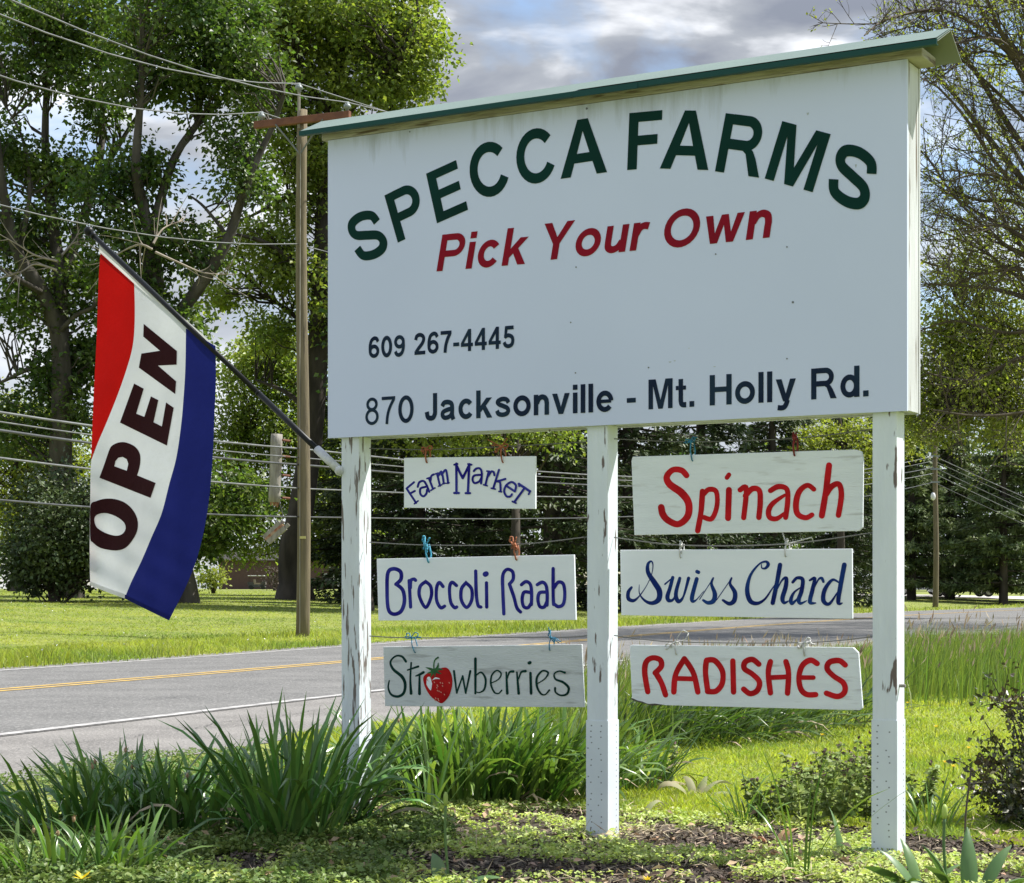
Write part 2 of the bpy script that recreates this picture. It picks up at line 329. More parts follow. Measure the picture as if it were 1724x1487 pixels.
m_pole = M('utility_pole_wood', (0.20, 0.165, 0.10), 0.9, (0.135, 0.11, 0.07), 5, (3, 3, 0.25), c3=(0.08, 0.065, 0.045), s3=4, lo3=0.6, hi3=0.7, st3=(4, 4, 0.3), bump=0.5)
m_arm = M('crossarm_wood', (0.20, 0.085, 0.05), 0.85, (0.14, 0.06, 0.04), 6, bump=0.3)
m_ins = M('insulator', (0.22, 0.25, 0.25), 0.3, spec=0.4)
m_cable = M('aluminium_cable', (0.20, 0.21, 0.21), 0.55, (0.13, 0.135, 0.135), 3, metal=0.3)
m_cabled = M('black_cable', (0.045, 0.048, 0.05), 0.5, (0.09, 0.095, 0.1), 3)
m_greywood = M('grey_wood', (0.34, 0.32, 0.28), 0.9, (0.22, 0.2, 0.17), 6, (3, 3, 0.4), bump=0.6)
m_redwood = M('broken_wood', (0.26, 0.09, 0.05), 0.9, (0.4, 0.28, 0.2), 12, bump=0.5)
m_house = M('brown_siding', (0.10, 0.06, 0.05), 0.8, (0.085, 0.05, 0.042), 4)
m_shingle = M('roof_shingle', (0.045, 0.04, 0.038), 0.9, (0.03, 0.028, 0.026), 6, bump=0.4)
m_glass = M('dark_glass', (0.02, 0.025, 0.03), 0.08, spec=0.8)
m_carw = M('white_car_paint', (0.72, 0.74, 0.76), 0.25, spec=0.6)
m_cargrey = M('silver_car_paint', (0.45, 0.48, 0.52), 0.25, spec=0.6, metal=0.3)
m_tyre = M('tyre', (0.02, 0.02, 0.02), 0.8)
m_rim = M('wheel_rim', (0.5, 0.5, 0.5), 0.35, metal=0.8)
m_gravel = M('gravel_drive', (0.42, 0.40, 0.37), 0.95, (0.52, 0.5, 0.47), 8, bump=0.5, bscale=40)
#PART2
m_crack = M('crack_tar', (0.075, 0.074, 0.073), 0.9)
# ------------------------------------------------------------------ terrain and road
CLP = np.array([p[:2] for p in cat([(-60, -110), (-25, -35), (-13.9, -6), (-8.4, 8.5), (-4.79, 17.8), (-2.3, 24.4), (2.1, 37.2), (7.3, 51), (16.1, 71.8), (27.3, 92.3), (46, 121), (75, 155), (140, 215), (260, 300)], 12)])
_d = np.gradient(CLP, axis=0); _d /= np.linalg.norm(_d, axis=1, keepdims=True)
CLN = np.stack([_d[:, 1], -_d[:, 0]], 1)              # right-hand normal (towards the sign)
def roff(x, y):
    """signed offset from the centre line, positive on the sign's side"""
    x = np.asarray(x, float); y = np.asarray(y, float); sh = x.shape; q = np.stack([x.ravel(), y.ravel()], 1)
    best = np.full(len(q), 1e9); sg = np.zeros(len(q))
    for i in range(len(CLP)-1):
        a, b = CLP[i], CLP[i+1]; ab = b - a; t = np.clip(((q-a) @ ab)/(ab @ ab), 0, 1)
        dv = q - (a + t[:, None]*ab); d2 = np.linalg.norm(dv, axis=1); w = d2 < best
        best = np.where(w, d2, best); s = np.sign(ab[1]*dv[:, 0] - ab[0]*dv[:, 1]); sg = np.where(w, s, sg)
    return (best*sg).reshape(sh)
def hgt(x, y):
    d = -roff(x, y) - 3.2
    return 0.85*(1-np.exp(-np.maximum(d-4.5, 0)/14.0))
def g3(px, Y, dz=0.0):                                  # ground point in the column px at distance Y
    x = (px-CX)/F*Y
    return Vector((x, Y, float(hgt(x, Y)) + dz))

xs = np.concatenate([-np.geomspace(1500, 42, 22), np.linspace(-40, 60, 90), np.geomspace(62, 1500, 24)])
ys = np.concatenate([np.linspace(-60, 2, 16), np.linspace(3, 110, 110), np.geomspace(113, 3000, 32)])
GX, GY = np.meshgrid(xs, ys)
GZ = hgt(GX, GY)
V = np.stack([GX, GY, GZ], -1).reshape(-1, 3); nx = len(xs)
i = (np.arange(len(ys)-1)[:, None]*nx + np.arange(nx-1)[None]).ravel()
gr = npmesh('ground', V, [np.stack([i, i+1, i+nx+1, i+nx], 1)], m_ground, smooth=True); kind(gr, 'structure')

def widen(y): t = np.clip((y-25)/20, 0, 1); return 2.6*t*t*(3-2*t)      # the near lane widens towards the bend
def ribbon(name, a, b, z, mat, i0=0, i1=None, wob=0.0, seed=1, wa=0, wb=0):
    P = CLP[i0:i1]; N = CLN[i0:i1]; rg = np.random.default_rng(seed)
    if wob:                                             # ragged edge: resample finely
        t = np.linspace(0, len(P)-1, len(P)*6); k = np.clip(t.astype(int), 0, len(P)-2); f = (t-k)[:, None]
        P = P[k]*(1-f) + P[k+1]*f; N = N[k]*(1-f) + N[k+1]*f
        w = rg.normal(0, wob, len(P)); w = np.convolve(w, [0.25, 0.5, 0.25], 'same')[:, None]
    else: w = 0
    ex = widen(P[:, 1])[:, None]; A = P + N*(a+wa*ex); B = P + N*(b + w + wb*ex)
    n = len(P); V = np.concatenate([np.c_[A, np.full(n, z)], np.c_[B, np.full(n, z)]])
    j = np.arange(n-1)
    return npmesh(name, V, [np.stack([j, j+n, j+n+1, j+1], 1)], mat)
kind(ribbon('road_shoulder', -3.2, 5.25, 0.004, m_should, wob=0.12, wb=0.75), 'structure')
kind(ribbon('road', -2.85, 3.42, 0.008, m_asph, wb=1), 'structure')
for k, (o0, o1, ya, yb) in enumerate([(1.2, 2.4, 11, 21), (0.6, 0.5, 20, 50), (4.3, 3.9, 12, 20)]):
    rc_ = np.random.default_rng(60+k); I = np.where((CLP[:, 1] > ya) & (CLP[:, 1] < yb))[0]; t_ = np.linspace(I[0], I[-1], 260); i_ = np.clip(t_.astype(int), 0, len(CLP)-2); fr_ = (t_-i_)[:, None]
    Pq = CLP[i_]*(1-fr_)+CLP[i_+1]*fr_; Nq = CLN[i_]; off = np.linspace(o0, o1, 260)+np.cumsum(rc_.normal(0, .018, 260)); wd = .003+.006*rc_.random(260)
    A = Pq+Nq*off[:, None]; B = Pq+Nq*(off+wd)[:, None]; j = np.arange(259)
    kind(npmesh('road_crack', np.concatenate([np.c_[A, np.full(260, .0105)], np.c_[B, np.full(260, .0105)]]), [np.stack([j, j+260, j+261, j+1], 1)], m_crack), 'structure')
kind(ribbon('road_edge_line', 3.28, 3.39, 0.012, m_wline, 0, int(np.argmax(CLP[:, 1] > 31)), wa=1, wb=1), 'structure')
kind(ribbon('road_edge_line', -2.66, -2.55, 0.012, m_wline), 'structure')
kind(ribbon('road_centre_line', 0.06, 0.16, 0.012, m_yline), 'structure')
kind(ribbon('road_centre_line', -0.15, -0.05, 0.012, m_yline), 'structure')

# ------------------------------------------------------------------ the big farm sign
L0 = Vector((-0.754, 7.78, 0)); R0 = Vector((1.369, 6.58, 0)); BW = (R0-L0).length
U = (R0-L0).normalized(); NV = Vector((U.y, -U.x, 0))   # NV points to the camera side
VB = -NV
ZB, ZT = 1.576, 2.795
def bf(u, v, z): return L0 + U*u + VB*v + Vector((0, 0, z))
def bpx(px, py, v=0.0):                                  # photo pixel -> (u, z) on the board plane pushed back by v
    d = Vector(((px-CX)/F, 1, (HY-py)/F)); o = Vector((0, 0, CAMZ)); p0 = L0 + VB*v
    t = (p0-o).dot(NV)/d.dot(NV); p = o + d*t
    return (p-L0).dot(U), p.z
sign = thing('farm_sign', 'big white farm sign on three peeling posts under a pale green metal cap', 'sign', bf(BW/2, 0.07, 0))

PT = 0.150
bd = MB(); bd.box(bf, 0, BW, 0, 0.012, ZB, ZT)
# dirt streaks under the roof: thin marks of grime of their own shape
rs = random.Random(4)
m_grime = M('grime', (0.36, 0.40, 0.43), 0.8, (0.50, 0.55, 0.60), 14, (2, 2, 0.5))
def dirt(spots):
    b = bd
    for (px, py, w, h) in spots:
        u, z = bpx(px, py)
        pts = [(u + w*(t-0.5) * (1.0 if i_ == 0 else 1), z - h*hh) for i_, (t, hh) in enumerate(((0, 0), (1, 0), (0.8, 0.55), (0.5, 1), (0.25, 0.6)))]
        b.add([bf(a, -0.0006 - 0.0001*rs.random(), c) for a, c in pts], [(0, 1, 2, 3, 4)], 1)
rs = random.Random(4)
[] and dirt([(px + rs.uniform(-14, 14), 237-0.1405*(px-552)+rs.uniform(3, 24), rs.uniform(0.004, 0.012), rs.uniform(0.03, 0.10)) for px in [645]*2+[690]*3+[838]*5+[1235]*5+[1262]*6+[1290]*3+[1370]*5+[1408]*4+[1470]*7+[1500]*7])
dirt([(1128, 609, 0.014, 0.004), (1136, 607, 0.01, 0.004), (1203, 617, 0.012, 0.003), (1160, 586, 0.008, 0.003), (1441, 277, 0.007, 0.012), (1360, 190, 0.01, 0.01)])
board = bd.build('sign_board', None, sign, mats=[m_board, m_grime])
bk = MB(); bk.box(bf, 0, BW, PT-0.012, PT, ZB, ZT); bk.build('back_board', m_edge, sign)
fr = MB()
for a, b in ((0.004, 0.030), (BW-0.030, BW-0.002)): fr.box(bf, a, b, 0.016, PT-0.016, ZB+0.003, ZT-0.003)
fr.box(bf, 0.032, BW-0.032, 0.016, PT-0.016, ZT-0.03, ZT-0.004)
fr.box(bf, 0.032, BW-0.032, 0.018, PT-0.016, ZB+0.006, ZB+0.03)
fr.build('side_frame', m_edge, sign)
posts = []
for px, mt in ((574.5, m_postpeel), (988, m_post), (1468.5, m_post)):
    u0 = bpx(px, 1000, 0.02)[0]; b = MB(); zt = ZB
    b.box(bf, u0, u0+0.0885, 0.020, 0.1085, -0.25, ZB+0.005); p = b.build('post', mt, sign); bevel(p, 0.004); posts.append((p, u0))
    s = MB(); zs = {574.5: 0.36, 988: 0.46, 1468.5: 0.50}[px]
    s.box(bf, u0-0.0022, u0+0.0907, 0.0178, 0.1107, -0.2, zs)
    for col, kk in ((0.02, 1), (0.062, 1)):
        for q in range(int(zs/0.0215)):
            if rs.random() < 0.12 or (col > 0.05 and q % 4 == 3): continue
            cu, cz = u0+col+rs.uniform(-.002, .002)-(0.012 if (q % 5 == 4) else 0), zs-0.02-q*0.0215; r = 0.0034
            s.add([bf(cu+r*math.cos(a), 0.0174, cz+r*0.8*math.sin(a)) for a in np.arange(8)*math.pi/4], [tuple(range(8))], 1)
    for q in range(int(zs/0.0215)):
        cz = zs-0.02-q*0.0215; r = 0.0028
        s.add([bf(u0+0.0911, 0.088+r*math.cos(a), cz+r*math.sin(a)) for a in np.arange(8)*math.pi/4], [tuple(range(8))], 1)
    s.build('post_sleeve', None, p, mats=[m_sleeve, m_hole])
# bolt on the right post
b = MB(); c = bf(posts[2][1]+0.0885, 0.05, 0.62); b.tube([c, c+U*0.022], 0.006, 8); b.build('bolt', m_greywood, posts[2][0])
# beam under the roof and the ridge cap
b = MB(); b.box(bf, -0.03, BW+0.055, -0.004, 0.155, ZT+0.002, ZT+0.034); bm_ = b.build('top_beam', m_beam, sign); bevel(bm_, 0.004)
OL, OR = -0.085, BW+0.13
def slab(p0, p1, th):                                   # sheet between two profile points (v,z), u from OL to OR
    (v0, z0), (v1, z1) = p0, p1; b = MB()
    v = []
    for u in (OL, OR):
        v += [bf(u, v0, z0), bf(u, v1, z1), bf(u, v1, z1+th), bf(u, v0, z0+th)]
    b.add(v, [(0, 1, 2, 3), (7, 6, 5, 4), (0, 4, 5, 1), (1, 5, 6, 2), (2, 6, 7, 3), (3, 7, 4, 0)]); return b
roof = slab((-0.078, 2.824), (0.074, 2.896), 0.004).build('ridge_cap', m_roof, sign)
slab((0.078, 2.896), (0.212, 2.816), 0.004).build('back_slope', m_under, sign)
b = MB(); b.box(bf, OL, OR, -0.084, -0.079, 2.808, 2.8265); b.box(bf, OL+0.001, OR-0.001, -0.0785, -0.062, 2.808, 2.811)
b.build('drip_edge', m_drip, roof)
# underside lining of the cap
b = slab((-0.070, 2.821), (0.073, 2.890), 0.002); b.build('underside', m_under, roof)
# lap joint of two cap lengths
b = MB(); ju = bpx(985, 150)[0]
v0, z0, v1, z1 = -0.0845, 2.830, 0.072, 2.9015
b.add([bf(ju, v0, z0), bf(OR+0.0, v0, z0), bf(OR+0.0, v1, z1), bf(ju+0.02, v1, z1)], [(0, 1, 2, 3)]); b.build('lapped_sheet', m_roof, roof)
b = MB(); b.box(bf, ju-0.005, bpx(1090, 140)[0], -0.0865, -0.0845, 2.804, 2.824); b.build('drip_splice', m_drip, roof)
# screws and small scuffs
for px, py in ((988, 183), (1335, 509), (970, 450), (1205, 428), (1325, 416), (690, 222), (961, 543), (1092, 619), (969, 628), (1325, 604)):
    u, z = bpx(px, py); b = MB(); r = 0.0042 if (px, py) in ((988, 183), (1335, 509)) else 0.0028
    b.tube([bf(u, -0.002, z), bf(u, 0.002, z)], r, 8); b.build('screw', m_screw, board)

# ---- bold sans lettering, drawn glyph by glyph (unit: capital height)
def ell(cx, cy, rx, ry, a0, a1, n=26): return [(cx+rx*math.cos(R(a0+(a1-a0)*k/n)), cy+ry*math.sin(R(a0+(a1-a0)*k/n))) for k in range(n+1)]
def sm(*p): return [tuple(q) for q in cat(p, 8)]
def pg(*p): return ('p', list(p), [])
def ph(o, *h): return ('p', o, [list(x) for x in h])
def st(pts, w=0.185): return ('s', pts, w)
def rc(x0, y0, x1, y1): return pg((x0, y0), (x1, y0), (x1, y1), (x0, y1))
S_ = sm((.735, .68), (.66, .845), (.41, .91), (.17, .85), (.10, .71), (.17, .585), (.41, .505), (.65, .42), (.725, .275), (.64, .14), (.41, .09), (.16, .15), (.08, .33))
v_ = [(0, .725), (.21, .725), (.365, .25), (.52, .725), (.73, .725), (.46, 0), (.27, 0)]
six = [st(ell(.36, .315, .25, .225, 0, 360), .18), st(sm((.62, .75), (.53, .89), (.36, .912), (.19, .80), (.11, .56), (.11, .33)), .18)]
a_ = [st(sm((.09, .5), (.17, .62), (.34, .645), (.49, .59), (.53, .46), (.53, .3), (.535, .15), (.59, .0)), .175), st(sm((.53, .405), (.30, .36), (.13, .29), (.105, .17), (.19, .085), (.33, .09), (.46, .15), (.53, .27)), .165)]
stem = lambda x=0, h=1: rc(x, 0, x+.19, h)
G = {
 'S': (.82, [st(S_)]), 'P': (.77, [stem(), st([(.19, .915), (.45, .915)]+ell(.45, .69, .225, .225, 90, -90)+[(.19, .465)], .175)]),
 'E': (.74, [pg((0, 0), (.74, 0), (.74, .17), (.2, .17), (.2, .43), (.68, .43), (.68, .6), (.2, .6), (.2, .83), (.72, .83), (.72, 1), (0, 1))]),
 'F': (.69, [pg((0, 0), (.2, 0), (.2, .42), (.61, .42), (.61, .59), (.2, .59), (.2, .83), (.69, .83), (.69, 1), (0, 1))]),
 'C': (.87, [st(ell(.455, .5, .365, .41, 37, 330))]), 'O': (1.0, [st(ell(.5, .5, .405, .41, 0, 360))]),
 'A': (1.0, [ph([(0, 0), (.22, 0), (.305, .235), (.695, .235), (.78, 0), (1, 0), (.615, 1), (.39, 1)], [(.365, .40), (.635, .40), (.5, .79)])]),
 'M': (.98, [pg((0, 0), (.185, 0), (.185, .78), (.40, 0), (.58, 0), (.795, .78), (.795, 0), (.98, 0), (.98, 1), (.69, 1), (.49, .30), (.29, 1), (0, 1))]),
 'R': (.92, [stem(), st([(.19, .915), (.52, .915)]+ell(.52, .705, .21, .21, 90, -90)+[(.19, .495)], .175), pg((.30, .42), (.47, .42), (.56, .36), (.70, 0), (.92, 0), (.78, .30), (.70, .42), (.62, .47), (.30, .47))]),
 'Y': (.92, [pg((.36, 0), (.56, 0), (.56, .42), (.92, 1), (.69, 1), (.46, .6), (.235, 1), (0, 1), (.36, .42))]),
 'H': (.83, [pg((0, 0), (.2, 0), (.2, .43), (.63, .43), (.63, 0), (.83, 0), (.83, 1), (.63, 1), (.63, .6), (.2, .6), (.2, 1), (0, 1))]),
 'J': (.56, [st([(.46, 1), (.46, .7)]+sm((.46, .4), (.455, .26), (.39, .125), (.27, .09), (.14, .14), (.09, .33)))]),
 'k': (.7, [pg((0, 0), (.19, 0), (.19, .205), (.29, .31), (.47, 0), (.70, 0), (.42, .44), (.68, .725), (.44, .725), (.19, .44), (.19, 1), (0, 1))]),
 'i': (.19, [stem(0, .725), rc(0, .82, .19, 1)]), 'l': (.19, [stem()]), '.': (.19, [rc(0, 0, .19, .19)]), '-': (.36, [rc(0, .26, .36, .43)]),
 'c': (.65, [st(ell(.335, .3625, .245, .283, 38, 325), .18)]), 'o': (.74, [st(ell(.37, .3625, .28, .283, 0, 360), .18)]),
 'u': (.64, [st([(.095, .725), (.095, .45)]+sm((.095, .33), (.12, .16), (.25, .088), (.40, .14), (.50, .29))), stem(.45, .725)]),
 'n': (.64, [stem(0, .725), st(sm((.13, .42), (.22, .58), (.36, .637), (.50, .57), (.545, .42), (.545, .30))+[(.545, 0)])]),
 'r': (.46, [stem(0, .725), st(sm((.11, .40), (.20, .57), (.31, .63), (.45, .61)))]),
 'w': (1.06, [pg((0, .725), (.2, .725), (.31, .26), (.435, .725), (.625, .725), (.75, .26), (.86, .725), (1.06, .725), (.845, 0), (.65, 0), (.53, .46), (.41, 0), (.215, 0))]),
 'v': (.73, [pg(*v_)]), 'y': (.73, [pg(*v_), st(sm((.43, .05), (.385, -.08), (.31, -.18), (.2, -.205), (.07, -.19)), .17)]),
 's': (.64, [st(sm((.565, .50), (.49, .61), (.32, .645), (.15, .60), (.10, .53), (.17, .455), (.34, .39), (.50, .32), (.555, .215), (.49, .12), (.32, .08), (.14, .12), (.07, .24)), .165)]),
 'a': (.68, a_), 'e': (.69, [rc(.12, .305, .60, .425), st(ell(.345, .3625, .255, .283, 3, 322), .178)]),
 't': (.42, [st([(.2, .95), (.2, .4)]+sm((.2, .25), (.225, .13), (.30, .085), (.42, .085)), .18), rc(0, .585, .105, .725), rc(.295, .585, .41, .725)]),
 'd': (.68, [st(ell(.33, .3625, .24, .283, 0, 360), .175), stem(.49)]),
 '0': (.70, [st(ell(.35, .5, .255, .41, 0, 360), .19)]), '6': (.70, six),
 '9': (.70, [('s', [(.70-x, 1-y) for x, y in s[1]], s[2]) for s in six]),
 '2': (.70, [st(sm((.10, .68), (.16, .85), (.35, .912), (.54, .84), (.59, .69), (.50, .51), (.30, .32), (.12, .13)), .185), rc(.02, 0, .69, .17)]),
 '4': (.72, [ph([(.42, 0), (.61, 0), (.61, .21), (.72, .21), (.72, .37), (.61, .37), (.61, 1), (.44, 1), (0, .385), (0, .21), (.42, .21)], [(.42, .37), (.42, .70), (.18, .37)])]),
 '5': (.70, [st([(.645, .915), (.22, .915)], .17), st([(.225, .99), (.165, .46)], .16), st(sm((.12, .50), (.24, .56), (.38, .57), (.55, .49), (.60, .33), (.54, .16), (.36, .088), (.17, .14), (.09, .28)), .18)]),
 '7': (.68, [rc(.02, .83, .68, 1), st(sm((.59, .86), (.44, .62), (.33, .32), (.29, 0)), .185)]),
 '8': (.70, [st(ell(.35, .735, .215, .18, 0, 360), .165), st(ell(.35, .29, .25, .205, 0, 360), .17)]),
}
THIN = {'8': (.62, [st(ell(.31, .755, .20, .19, 0, 360), .115), st(ell(.31, .30, .245, .245, 0, 360), .115)]), '7': (.60, [rc(0, .88, .60, 1), st(sm((.545, .90), (.36, .60), (.26, .30), (.23, 0)), .12)]), '0': (.70, [st(ell(.35, .5, .265, .425, 0, 360), .15)])}
def stroke2d(pts, w, round_=False, closed=None):
    """ribbon (verts, quads) around a polyline, mitred; w scalar or list"""
    P = [np.array(p, float) for p in pts]; P = [p for k, p in enumerate(P) if k == 0 or np.linalg.norm(p-P[k-1]) > 1e-5]; n = len(P)
    if closed is None: closed = n > 6 and np.linalg.norm(P[0]-P[-1]) < 1e-6
    if closed: P = P[:-1]; n -= 1
    w = np.interp(np.linspace(0, 1, n), np.linspace(0, 1, len(w)), w) if np.ndim(w) else np.full(n, float(w))
    Lv, Rv = [], []
    for i in range(n):
        a = P[(i-1) % n] if (closed or i > 0) else None; b = P[(i+1) % n] if (closed or i < n-1) else None
        t1 = (P[i]-a) if a is not None else (b-P[i]); t2 = (b-P[i]) if b is not None else t1
        t1 = t1/(np.linalg.norm(t1)+1e-12); t2 = t2/(np.linalg.norm(t2)+1e-12); t = t1+t2; ln = np.linalg.norm(t)
        t = t/ln if ln > 0.3 else t2
        nn = np.array([-t[1], t[0]]); k = 1/max(0.6, abs(nn @ np.array([-t1[1], t1[0]])))
        Lv.append(P[i]+nn*w[i]/2*k); Rv.append(P[i]-nn*w[i]/2*k)
    v = Lv+Rv; m = n if closed else n-1
    f = [(n+i, n+(i+1) % n, (i+1) % n, i) for i in range(m)]
    if round_ and not closed:
        for c, e_, sgn, wi in ((P[0], P[0]-P[1], 1, w[0]), (P[-1], P[-1]-P[-2], 1, w[-1])):
            e_ = e_/(np.linalg.norm(e_)+1e-12); a0 = math.atan2(e_[1], e_[0]); b0 = len(v)
            v += [c+wi/2*np.array([math.cos(a0+x), math.sin(a0+x)]) for x in np.linspace(-math.pi/2, math.pi/2, 7)]; f.append(tuple(range(b0, b0+7)))
    return v, f
def poly2d(outer, holes=[]):
    loops = [outer]+holes; flat = [p for l_ in loops for p in l_]
    tri = tessellate_polygon([[Vector((x, y, 0)) for x, y in l_] for l_ in loops]); out = []
    for a, b, c in tri:
        A, B, Cc = flat[a], flat[b], flat[c]
        cr = (B[0]-A[0])*(Cc[1]-A[1])-(B[1]-A[1])*(Cc[0]-A[0])
        if abs(cr) > 1e-12: out.append((a, b, c) if cr > 0 else (a, c, b))
    return flat, out
class Paint:                                             # flat paint on a plane: fn(x, y) -> (u, z); each stroke sits 0.06 mm above the last
    def __init__(s, lay=0.0012, place=None): s.mb = MB(); s.k = 0; s.lay = lay; s.place = place or (lambda u, h, z: bf(u, -h, z))
    def put(s, v2, f, fn, m=0):
        s.k += 1; h = s.lay + s.k*0.00006
        s.mb.add([s.place(fn(*p)[0], h+0.00004*(i_ % 7)/7, fn(*p)[1]) for i_, p in enumerate(v2)], [x for x in f], m)
    def glyph(s, g, fn):
        for e_ in g[1]:
            if e_[0] == 'p': v, f = poly2d(e_[1], e_[2])
            else: v, f = stroke2d(e_[1], e_[2])
            s.put(v, f, fn)
def frame_px(O, h, u, w):                                # glyph box given by photo pixels: origin, baseline vector over width w, up vector
    o = bpx(*O); a = bpx(O[0]+h[0], O[1]+h[1]); b = bpx(O[0]+u[0], O[1]+u[1])
    hx = ((a[0]-o[0])/w, (a[1]-o[1])/w); ux = (b[0]-o[0], b[1]-o[1])
    return lambda x, y: (o[0]+hx[0]*x+ux[0]*y, o[1]+hx[1]*x+ux[1]*y)
pn = Paint(); k1 = 460/1724
for ch, zx, O, h, u in (('S', 570, (133, 1035), (200, -80), (-100, -290)), ('P', 570, (375, 895), (195, -92), (-85, -298)), ('E', 570, (622, 773), (196, -86), (-69, -313)),
        ('C', 570, (856, 640), (235, -75), (-50, -335)), ('C', 570, (1139, 550), (238, -60), (-30, -340)), ('A', 570, (1402, 493), (293, -43), (-8, -354)),
        ('F', 1030, (98, 437), (208, -16), (14, -359)), ('A', 1030, (304, 427), (306, 10), (40, -368)), ('R', 1030, (652, 445), (278, 40), (68, -367)),
        ('M', 1030, (966, 490), (302, 87), (111, -362)), ('S', 1030, (1343, 605), (255, 122), (100, -370))):
    O = (zx+O[0]*k1, 170+O[1]*k1); h = (h[0]*k1, h[1]*k1); u = (u[0]*k1, u[1]*k1)
    pn.glyph(G[ch], frame_px(O, h, u, G[ch][0]))
pn.mb.build('arched_lettering', m_green, board)
def word(pn, txt, A, B, u, sp=0.13, font=G):
    tot = sum(font[c][0] if c != ' ' else 0.28 for c in txt) + sp*(len(txt)-1)
    fn = frame_px(A, (B[0]-A[0], B[1]-A[1]), u, tot); x = 0
    for c in txt:
        if c == ' ': x += 0.28+sp; continue
        pn.glyph(font[c], lambda a, b, x=x: fn(a+x, b)); x += font[c][0]+sp
for txt, A, B, u in (('Pick', (735, 457.3), (884, 444.6), (10, -62)), ('Your', (907, 440), (1087, 420), (10, -63)), ('Own', (1114, 420), (1296, 400), (9, -65))):
    pn = Paint(); word(pn, txt, A, B, u); pn.mb.build('italic_lettering', m_redl, board)
for part, txt, A, B, u, sp, font in (('telephone_lettering', '609', (620.5, 603.4), (682.3, 600.2), (0, -36), .13, G), ('telephone_lettering', '267-4445', (697.5, 598), (866.5, 585.6), (0, -36.5), .11, G),
        ('address_lettering', '870', (615, 716.4), (697, 711.6), (0, -46), .13, THIN), ('address_lettering', 'Jacksonville', (715.4, 709), (1033, 692.7), (0, -46), .13, G), ('address_lettering', '-', (1055.4, 690.8), (1070.5, 690), (0, -47), .13, G),
        ('address_lettering', 'Mt.', (1092, 689.6), (1169, 684.8), (0, -50), .13, G), ('address_lettering', 'Holly', (1195, 683), (1340, 675), (0, -51), .13, G), ('address_lettering', 'Rd.', (1365.8, 673), (1462.5, 667.3), (0, -52), .13, G)):
    pn = Paint(); word(pn, txt, A, B, u, sp, font); pn.mb.build(part, m_navy, board)

# ---- wires strung between the posts
HV = 0.066
def hp(px, py, v=HV): u, z = bpx(px, py, v); return bf(u, v, z)
for pts in ([(622, 755), (720, 757), (850, 752), (990, 744)], [(622, 913), (720, 918), (870, 917), (990, 904)], [(622, 1071), (700, 1074), (940, 1073), (990, 1070)],
            [(1034, 739), (1164, 744), (1340, 738), (1472, 722)], [(1034, 905), (1148, 918), (1322, 916), (1470, 897)], [(1034, 1070), (1140, 1081), (1358, 1082), (1470, 1072)]):
    b = MB(); b.tube([hp(*p) for p in cat(pts, 6)], 0.0022, 5); b.build('hanging_wire', m_wire, sign, True)

# ------------------------------------------------------------------ six hand-painted boards hung from the wires
def hand_sign(label, corners, mat, letters=None, lw=30, lmat=None, zo=(0, 0), zs=1.0, extra=None, chamf=()):
    pts = [bpx(x, y, HV-0.006) for x, y in corners]
    cu = sum(p[0] for p in pts)/len(pts); cz = max(p[1] for p in pts)
    t = thing('hanging_sign', label, 'sign', bf(cu, HV, cz), 'hand-painted signs hung under the big sign')
    b = MB(); n = len(pts); v = [bf(p[0], HV-0.006, p[1]) for p in pts]+[bf(p[0], HV+0.006, p[1]) for p in pts]
    b.add(v, [tuple(range(n-1, -1, -1)), tuple(range(n, 2*n))]+[(i_, (i_+1) % n, n+(i_+1) % n, n+i_) for i_ in range(n)])
    o = b.build('plank', mat, t); bevel(o, 0.0012, 1)
    z2 = lambda x, y: bpx(zo[0]+x/zs, zo[1]+y/zs, HV-0.006)
    pl = lambda u, h, z: bf(u, HV-0.006-h, z)
    pn = Paint(0.0006, pl)
    for s in letters:
        p, w, sharp = s if len(s) == 3 else (s[0], s[1] if len(s) > 1 else lw, False)
        q = [tuple(x) for x in cat(p, 7)]
        wv = w if np.ndim(w) else [w, w*1.05, w*0.97, w*1.03, w]
        # brush strokes vary a little in width
        v2, f = stroke2d(q, [x for x in wv], True, closed=(len(p) > 4 and p[0] == p[-1]))
        pn.put([(x, y) for x, y in v2], [tuple(reversed(ff)) for ff in f], z2)
    pn.mb.build('lettering', lmat, t)
    if extra: extra(t, z2, pl)
    return t
